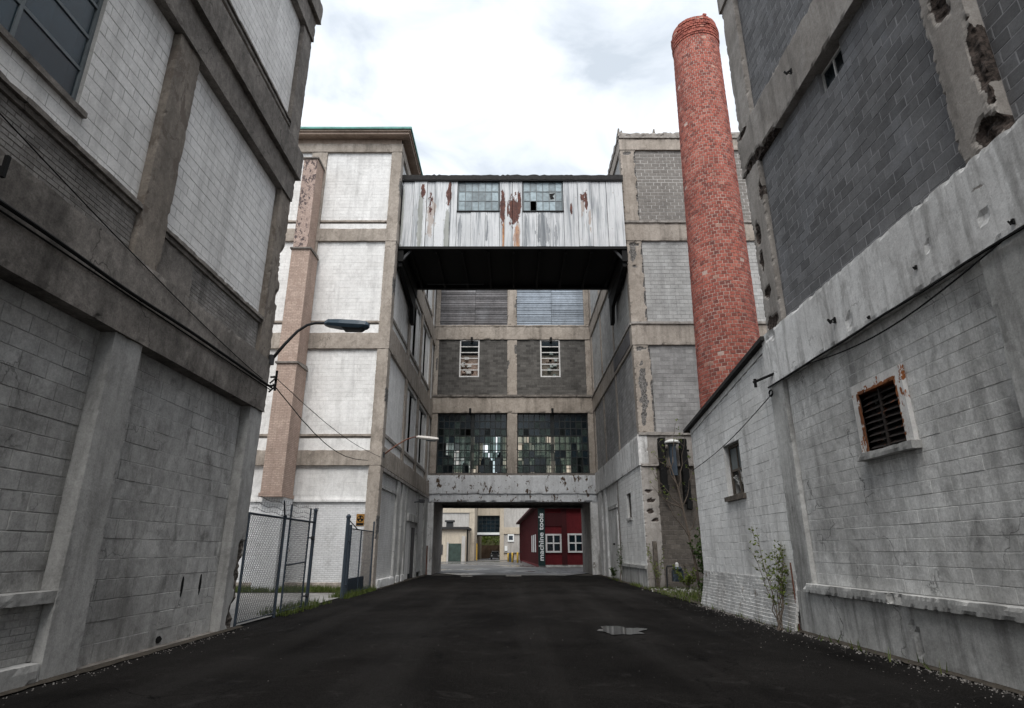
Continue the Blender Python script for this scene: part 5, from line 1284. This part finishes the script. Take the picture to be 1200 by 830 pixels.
# ================================================================== street lamps and wires
def lamp(lab, base, arm, head, mat, s=1.0):
    T = thing('street_lamp', lab, 'street lamp', base, 'wall mounted street lamps')
    m = MB(); m.tube(arm, .042 * s, 8, .03 * s); m.build('arm', M['dark_steel'] if s > .9 else M['copper_rod'], T, True)
    m = MB(); m.lathe([(.07 * s, -.12), (.07 * s, .12)], arm[0], 10); m.build('mount', M['dark_steel'], T)
    a, b = Vector(head[0]), Vector(head[1]); t = (b - a).normalized(); y = Vector((0, 1, 0)); up = t.cross(y) * -1
    if up.z < 0: up = -up
    m = MB(); L = (b - a).length
    secs = [(0, .06, .05, .05), (.08, .13, .09, .07), (.35, .17, .10, .10), (.8, .17, .10, .10), (.95, .15, .09, .06), (1, .10, .06, .02)]; vs = []
    for f, w, hu, hd in secs:
        c = a + t * (L * f)
        for u, v in ((-1, -.2), (-.7, 1), (.7, 1), (1, -.2), (.75, -1), (-.75, -1)): vs.append(c + y * (u * w * s) + up * ((hu if v > 0 else hd) * v * s))
    n = 6; fs = [(i * n + k, i * n + (k + 1) % n, (i + 1) * n + (k + 1) % n, (i + 1) * n + k) for i in range(len(secs) - 1) for k in range(n)] + [tuple(range(n))[::-1], tuple((len(secs) - 1) * n + k for k in range(n))]
    m.add(vs, fs); h = m.build('lamp_head', mat, T)
    m = MB(); c0 = a + t * (L * .42) - up * .10 * s; c1 = a + t * (L * .9) - up * .09 * s
    m.add([c0 + y * .11 * s, c1 + y * .11 * s, c1 - y * .11 * s, c0 - y * .11 * s, c0 + y * .08 * s - up * .07 * s + t * .06, c1 + y * .08 * s - up * .06 * s - t * .06, c1 - y * .08 * s - up * .06 * s - t * .06, c0 - y * .08 * s - up * .07 * s + t * .06], [(4, 5, 6, 7), (0, 1, 5, 4), (1, 2, 6, 5), (2, 3, 7, 6), (3, 0, 4, 7)]); m.build('lens', M['glass_milky'] if s < .9 else M['dark_steel'], h)
M['lamp_blue'] = plain('blue_grey_lamp_paint', (.045, .075, .105), .45)
M['lamp_white'] = plain('pale_grey_lamp_paint', (.42, .40, .37), .5)
def curve(p, q, rise, n=12):
    p, q = Vector(p), Vector(q); return [p + (q - p) * (i / n) + Vector((0, 0, rise * math.sin(math.pi * .5 * (i / n)) - rise * (i / n))) for i in range(n + 1)]
lamp('large blue grey street lamp on a curved arm at the near left corner', (-5.9, 13.85, 6), [(-5.88, 13.85, 6.02), (-5.62, 13.87, 6.42), (-5.35, 13.9, 6.78), (-5.12, 13.9, 6.95), (-4.9, 13.9, 7.01), (-4.6, 13.9, 7.01)], ((-4.68, 13.9, 6.99), (-3.58, 13.9, 6.92)), M['lamp_blue'])
lamp('smaller pale street lamp on a rusty arm farther down the alley', (-5.9, 27.4, 6), [(-5.88, 27.3, 5.75), (-5.4, 27.6, 6.22), (-4.95, 27.8, 6.55), (-4.6, 27.8, 6.66), (-4.35, 27.8, 6.66)], ((-4.5, 27.8, 6.66), (-3.45, 27.8, 6.55)), M['lamp_white'], .8)
for k, (q, sag, lab) in enumerate((((-6.5, 26.95, 5.45), .55, 'lower sagging black wire from the near left corner to the white factory'), ((-5.95, 26.95, 5.6), .25, 'upper thin wire from the near left corner to the white factory'))):
    p = Vector((-5.82, 13.98, 5.45 + .2 * k)); q = Vector(q); m = MB()
    m.tube([p + (q - p) * (i / 20) - Vector((0, 0, sag * math.sin(math.pi * i / 20) + .02 * noise.noise(Vector((i * .9, k, 0))))) for i in range(21)], .014 - .004 * k, 5)
    tag(m.build('overhead_wire', M['black_steel']), lab, 'wire', 'wires strung across the fenced yard')

# ================================================================== clutter by the right far corner
TV = thing('vent_stack', 'galvanised vent pipe with white cap on the dark wall', 'vent pipe', (7.45, 27.8, 4.9))
m = MB(); m.lathe([(.16, 0), (.16, 1.35), (.19, 1.36), (.19, 1.42)], (7.45, 27.62, 4.85), 16); m.build('pipe', M['grey_steel'], TV, False)
m = MB(); m.lathe([(.34, 0), (.36, .05), (.30, .12), (.08, .2)], (7.45, 27.62, 6.32), 18); m.build('cap', M['board_white'], TV)
m = MB(); m.bar((7.45, 27.98, 5.3), (7.45, 27.6, 5.3), .05); m.bar((7.45, 27.98, 5.9), (7.45, 27.6, 5.9), .05); m.build('bracket', M['dark_steel'], TV)
for k, (x, z0, z1, lab) in enumerate(((6.98, 4.3, 6.6, 'charred black duct left of the vent pipe'), (7.98, 3.6, 6.55, 'charred black duct right of the vent pipe'))):
    T = thing('black_duct', lab, 'duct', (x, 27.7, z0), 'charred ducts beside the vent pipe')
    m = MB(); m.rbox(Fr('F', 27.95), x - .14, x + .16, 0, .34, z0, z1, cell=.1, chip=.05); m.build('duct', M['black_steel'], T)
    m = MB(); m.bar((x, 27.55, z0 - .25), (x + .05, 27.6, z0 + .1), .22); m.bar((x - .2, 27.7, z1 - .5), (x + .25, 27.7, z1 - .55), .08); m.build('elbow', M['black_steel'], T)
TGm = thing('gas_meter', 'blue grey gas meter standing low by the dark wall', 'gas meter', (7.15, 27.4, 0))
m = MB(); m.rbox(Fr('F', 27.5), 6.92, 7.38, 0, .28, .32, .78, cell=.1, chip=.02); m.lathe([(.2, 0), (.22, .06), (.14, .14)], (7.15, 27.36, .78), 14); m.build('body', M['grey_steel'], TGm)
m = MB(); m.lathe([(.07, 0), (.07, .16), (.03, .2)], (7.15, 27.36, .9), 10); m.build('dial', M['board_white'], TGm)
m = MB(); m.tube([(6.7, 27.5, 0), (6.7, 27.4, .85), (6.72, 27.36, .95), (6.95, 27.36, .95)], .035, 8); m.tube([(7.38, 27.4, .6), (7.6, 27.4, .6), (7.62, 27.4, 0)], .03, 8); m.build('pipe', M['dark_steel'], TGm)
m = MB(); m.rbox(Fr('F', 27.7), 6.22, 6.40, 0, .16, -.02, 1.98, cell=.09, chip=.03); tag(m.build('timber_post', M['wood_dark']), 'weathered grey timber post at the foot of the chipped corner', 'post')
m = MB(); m.rbox(Fr('F', 27.2), 7.3, 8.4, 0, .1, .95, 1.04, cell=.1, chip=.02); m.box(W, 7.4, 7.46, 27.12, 27.18, 0, .95); m.box(W, 8.24, 8.3, 27.12, 27.18, 0, .95); tag(m.build('wooden_rail', M['wood_dark']), 'low grey plank rail behind the weeds near the gas meter', 'rail')

# ================================================================== plants
def leaf(m, p, d, s_, rr):
    d = d.normalized(); w = d.cross(Vector((rr.uniform(-1, 1), rr.uniform(-1, 1), rr.uniform(-.3, 1)))).normalized(); u = d.cross(w)
    m.add([p, p + d * s_ * .5 + w * s_ * .3, p + d * s_ + u * s_ * .1, p + d * s_ * .5 - w * s_ * .3], [(0, 1, 2, 3)])
def shrub(name, lab, cat, base, h, nst, spread, ls, lm, seed, dens=16, lean=(0, 0)):
    rr = random.Random(seed); T = thing(name, lab, cat, base); st = MB(); lf = MB(); B = Vector(base)
    for k in range(nst):
        a = rr.uniform(0, 6.28); hh = h * rr.uniform(.55, 1.0); sp = spread * rr.uniform(.2, 1)
        tip = B + Vector((math.cos(a) * sp + lean[0], math.sin(a) * sp + lean[1], hh)); pts = []
        for i in range(9):
            t = i / 8; pts.append(B + Vector((rr.uniform(-.05, .05) * (1 - t), rr.uniform(-.05, .05), 0)) + (tip - B) * t + Vector((math.cos(a), math.sin(a), 0)) * (sp * .35 * (t * t - t)) + Vector((rr.uniform(-.02, .02), rr.uniform(-.02, .02), 0)))
        st.tube(pts, .012 * h / 1.8, 5, .003)
        for i in range(3, 9):
            for q in range(rr.randint(1, 2)):
                d = Vector((rr.uniform(-1, 1), rr.uniform(-1, 1), rr.uniform(.1, 1.2))).normalized(); e = pts[i] + d * rr.uniform(.12, .4) * h / 2
                st.tube([pts[i], (pts[i] + e) / 2 + Vector((0, 0, .02)), e], .005, 4, .002)
                for _ in range(dens // 2): leaf(lf, pts[i] + (e - pts[i]) * rr.uniform(.2, 1.05), Vector((rr.uniform(-1, 1), rr.uniform(-1, 1), rr.uniform(-.1, 1))), ls * rr.uniform(.6, 1.3), rr)
        for _ in range(dens):
            t = rr.uniform(.35, 1); i = min(7, int(t * 8)); leaf(lf, pts[i] + (pts[i + 1] - pts[i]) * rr.random(), Vector((rr.uniform(-1, 1), rr.uniform(-1, 1), rr.uniform(0, 1))), ls * rr.uniform(.6, 1.3), rr)
    st.build('stems', M['bark'], T); kind(lf.build('foliage', lm, T), 'stuff'); return T
shrub('shrub', 'leggy green shrub growing against the white annex wall', 'shrub', (5.66, 13.75, 0), 2.0, 10, .6, .068, M['leaf'], 4, 13)
shrub('weed', 'low leafy weed at the foot of the annex wall corner', 'weed', (6.15, 20.2, 0), .7, 6, .3, .09, M['leaf_dark'], 9, 12)
shrub('bramble', 'dense green bramble in the corner beside the annex', 'bush', (8.1, 26.0, 0), 2.3, 12, .75, .13, M['leaf_dark'], 11, 22)
shrub('weed', 'bright weed growing around the timber post', 'weed', (6.25, 27.1, 0), 1.7, 7, .5, .08, M['leaf'], 12, 7)
shrub('weed', 'upright weed against the white wall near the archway', 'weed', (5.82, 33.9, 0), 1.9, 4, .2, .09, M['leaf_dark'], 13, 9)
shrub('weed', 'small weed patch below the recessed white door', 'weed', (5.8, 36.3, 0), .6, 6, .4, .09, M['leaf_dark'], 14, 10)
shrub('weed', 'tangled weed near the gas meter', 'weed', (7.3, 26.6, 0), .9, 9, .6, .1, M['leaf'], 15, 10)
TT = thing('sapling_tree', 'thin bare sapling with a few opening buds leaning over the corner', 'tree', (7.75, 26.3, 0))
trunk = [(7.75, 26.3, 0), (7.66, 26.3, 1.0), (7.5, 26.35, 2.2), (7.36, 26.4, 3.3), (7.22, 26.4, 4.2), (7.0, 26.4, 5.0), (6.92, 26.4, 5.5)]
m = MB(); m.tube(trunk, .06, 8, .02); m.build('trunk', M['bark'], TT, True)
m = MB(); lf = MB(); rr = random.Random(21)
for i0, tip in ((3, (6.05, 26.0, 4.9)), (3, (5.9, 25.8, 4.2)), (2, (6.3, 26, 4.0)), (4, (6.5, 26.2, 6.1)), (4, (7.7, 26.3, 6.4)), (5, (7.3, 26.3, 6.9)), (3, (7.9, 26.1, 5.2)), (2, (8.0, 26.2, 3.6)), (5, (6.3, 26.3, 5.6))):
    p = Vector(trunk[i0]); q = Vector(tip); pts = [p + (q - p) * (k / 6) + Vector((rr.uniform(-.06, .06), rr.uniform(-.06, .06), -.12 * math.sin(math.pi * k / 6))) for k in range(7)]
    m.tube(pts, .026, 6, .006)
    for k in (3, 4, 5, 6):
        e = pts[k] + Vector((rr.uniform(-.35, .35), rr.uniform(-.3, .3), rr.uniform(.0, .45))); m.tube([pts[k], e], .008, 4, .003)
        for _ in range(rr.randint(2, 7)): leaf(lf, e + Vector((rr.uniform(-.06, .06), rr.uniform(-.06, .06), rr.uniform(-.06, .06))), Vector((rr.uniform(-1, 1), rr.uniform(-1, 1), rr.uniform(-.2, 1))), .09, rr)
m.build('limbs', M['bark'], TT); kind(lf.build('crown', M['leaf'], TT), 'stuff')

def grass(name, lab, spots, seed, hmin=.08, hmax=.28):
    m = MB(); rr = random.Random(seed)
    for (x0, x1, y0, y1, n) in spots:
        for k in range(n):
            x, y = rr.uniform(x0, x1), rr.uniform(y0, y1)
            if noise.noise(Vector((x * .9, y * .9, seed))) < -.22: continue
            h = rr.uniform(hmin, hmax); a = rr.uniform(0, 6.28); b = rr.uniform(-.1, .1); c = rr.uniform(-.1, .1); w = rr.uniform(.008, .016)
            m.add([(x - math.cos(a) * w, y - math.sin(a) * w, 0), (x + math.cos(a) * w, y + math.sin(a) * w, 0), (x + b, y + c, h)], [(0, 1, 2)])
    o = kind(m.build(name, M['grass']), 'stuff'); o['label'] = lab; o['category'] = 'grass'
grass('grass', 'rough grass strip along the foot of the white factory', [(-14, -6.1, 25.0, 26.95, 9000), (-6.4, -5.7, 22.2, 27, 1500), (-6.5, -5.75, 16.4, 20.5, 700)], 2)
grass('verge_weeds', 'patchy weeds and grass at the foot of the right corner', [(5.7, 9.2, 20.5, 27.8, 4200), (5.75, 6.05, 28, 38, 900), (5.7, 6.0, 8, 20, 160)], 5, .05, .22)
sheet('soil_strip', M['dirt'], -16, -6.05, 24.8, 27.0, .026, 20, 4, .02)
sheet('soil_patch', M['dirt'], 5.75, 12, 19.6, 28.0, .03, 12, 12, .03)

# dirt washed up against the wall feet
def fringe(x, sgn, y0, y1, w):
    m = MB(); n = int((y1 - y0) / .12); vs = []
    for i in range(n + 1):
        y = y0 + (y1 - y0) * i / n; e = w * (.55 + .9 * abs(noise.noise(Vector((y * .8, x, 1)))) + .35 * noise.noise(Vector((y * 3.1, x, 4))))
        vs += [(x, y, .045), (x + sgn * e * .5, y, .03), (x + sgn * e, y, .014)]
    m.add(vs, [q for i in range(n) for q in ((3 * i, 3 * i + 3, 3 * i + 4, 3 * i + 1), (3 * i + 1, 3 * i + 4, 3 * i + 5, 3 * i + 2))]); kind(m.build('soil_fringe', M['dirt'], None, True), 'structure')
fringe(6.02, -1, 2, 20, .22); fringe(-5.95, 1, 2, 14.2, .14); fringe(-5.95, 1, 27, 43, .3); fringe(6.02, -1, 28, 43, .3)
# loose stones, rubble, puddle
def stones(name, lab, cat, gen, mat):
    m = MB(); rr = random.Random(8)
    for x, y, s_ in gen(rr):
        vs = []; a = rr.uniform(0, 6.28)
        for k in range(5): vs.append((x + math.cos(a + k * 1.257) * s_ * rr.uniform(.7, 1.2), y + math.sin(a + k * 1.257) * s_ * rr.uniform(.7, 1.2), .0))
        vs += [(x + (v[0] - x) * .6, y + (v[1] - y) * .6, s_ * rr.uniform(.6, 1.1)) for v in vs]
        m.add(vs, [(5, 6, 7, 8, 9)] + [(k, (k + 1) % 5, 5 + (k + 1) % 5, 5 + k) for k in range(5)])
    o = kind(m.build(name, mat), 'stuff'); o['label'] = lab; o['category'] = cat
def g1(rr):
    for _ in range(1900):
        y = rr.uniform(3, 20); yield 5.97 - abs(rr.gauss(0, .13)) - (.10 if y > 13.4 else 0), y, rr.uniform(.006, .02)
    for _ in range(420):
        yield 5.9 - abs(rr.gauss(0, .8)), rr.uniform(5, 22), rr.uniform(.004, .010)
    for _ in range(220):
        yield -5.85 + abs(rr.gauss(0, .12)), rr.uniform(5, 14.2), rr.uniform(.005, .014)
    for _ in range(300):
        yield rr.uniform(-5.7, 5.7), rr.uniform(4, 40), rr.uniform(.003, .008)
stones('gravel', 'loose pale gravel scattered along the wall feet', 'gravel', g1, M['gravel'])
def g2(rr):
    for _ in range(160): yield rr.gauss(7.3, .6), rr.gauss(26.2, .8), rr.uniform(.02, .10)
stones('rubble', 'pale broken rubble heaped near the gas meter', 'rubble', g2, M['plaster_chunk'])
m = MB(); n = 40; pts = []
for k in range(n):
    a = 2 * math.pi * k / n; r = 1 + .6 * noise.noise(Vector((math.cos(a) * 1.6, math.sin(a) * 1.6, 2))) + .18 * noise.noise(Vector((math.cos(a) * 5, math.sin(a) * 5, 7)))
    pts.append((2.28 + math.cos(a) * .46 * r, 13.55 + math.sin(a) * .62 * r, .0185))
m.add(pts, [tuple(range(n))]); o = kind(m.build('puddle', M['water']), 'structure')
for k, (x, y, w, lab) in enumerate(((-2.9, 40.5, .75, 'left pale broken kerb stone lying before the archway'), (.1, 41.0, 1.0, 'middle pale concrete strip lying before the archway'))):
    m = MB(); m.rbox(Fr('F', y), x - w / 2, x + w / 2, -.1, .1, 0, .06, cell=.1, chip=.02); tag(m.build('kerb_stone', M['plaster_chunk']), lab, 'kerb stone')
make_blocks()
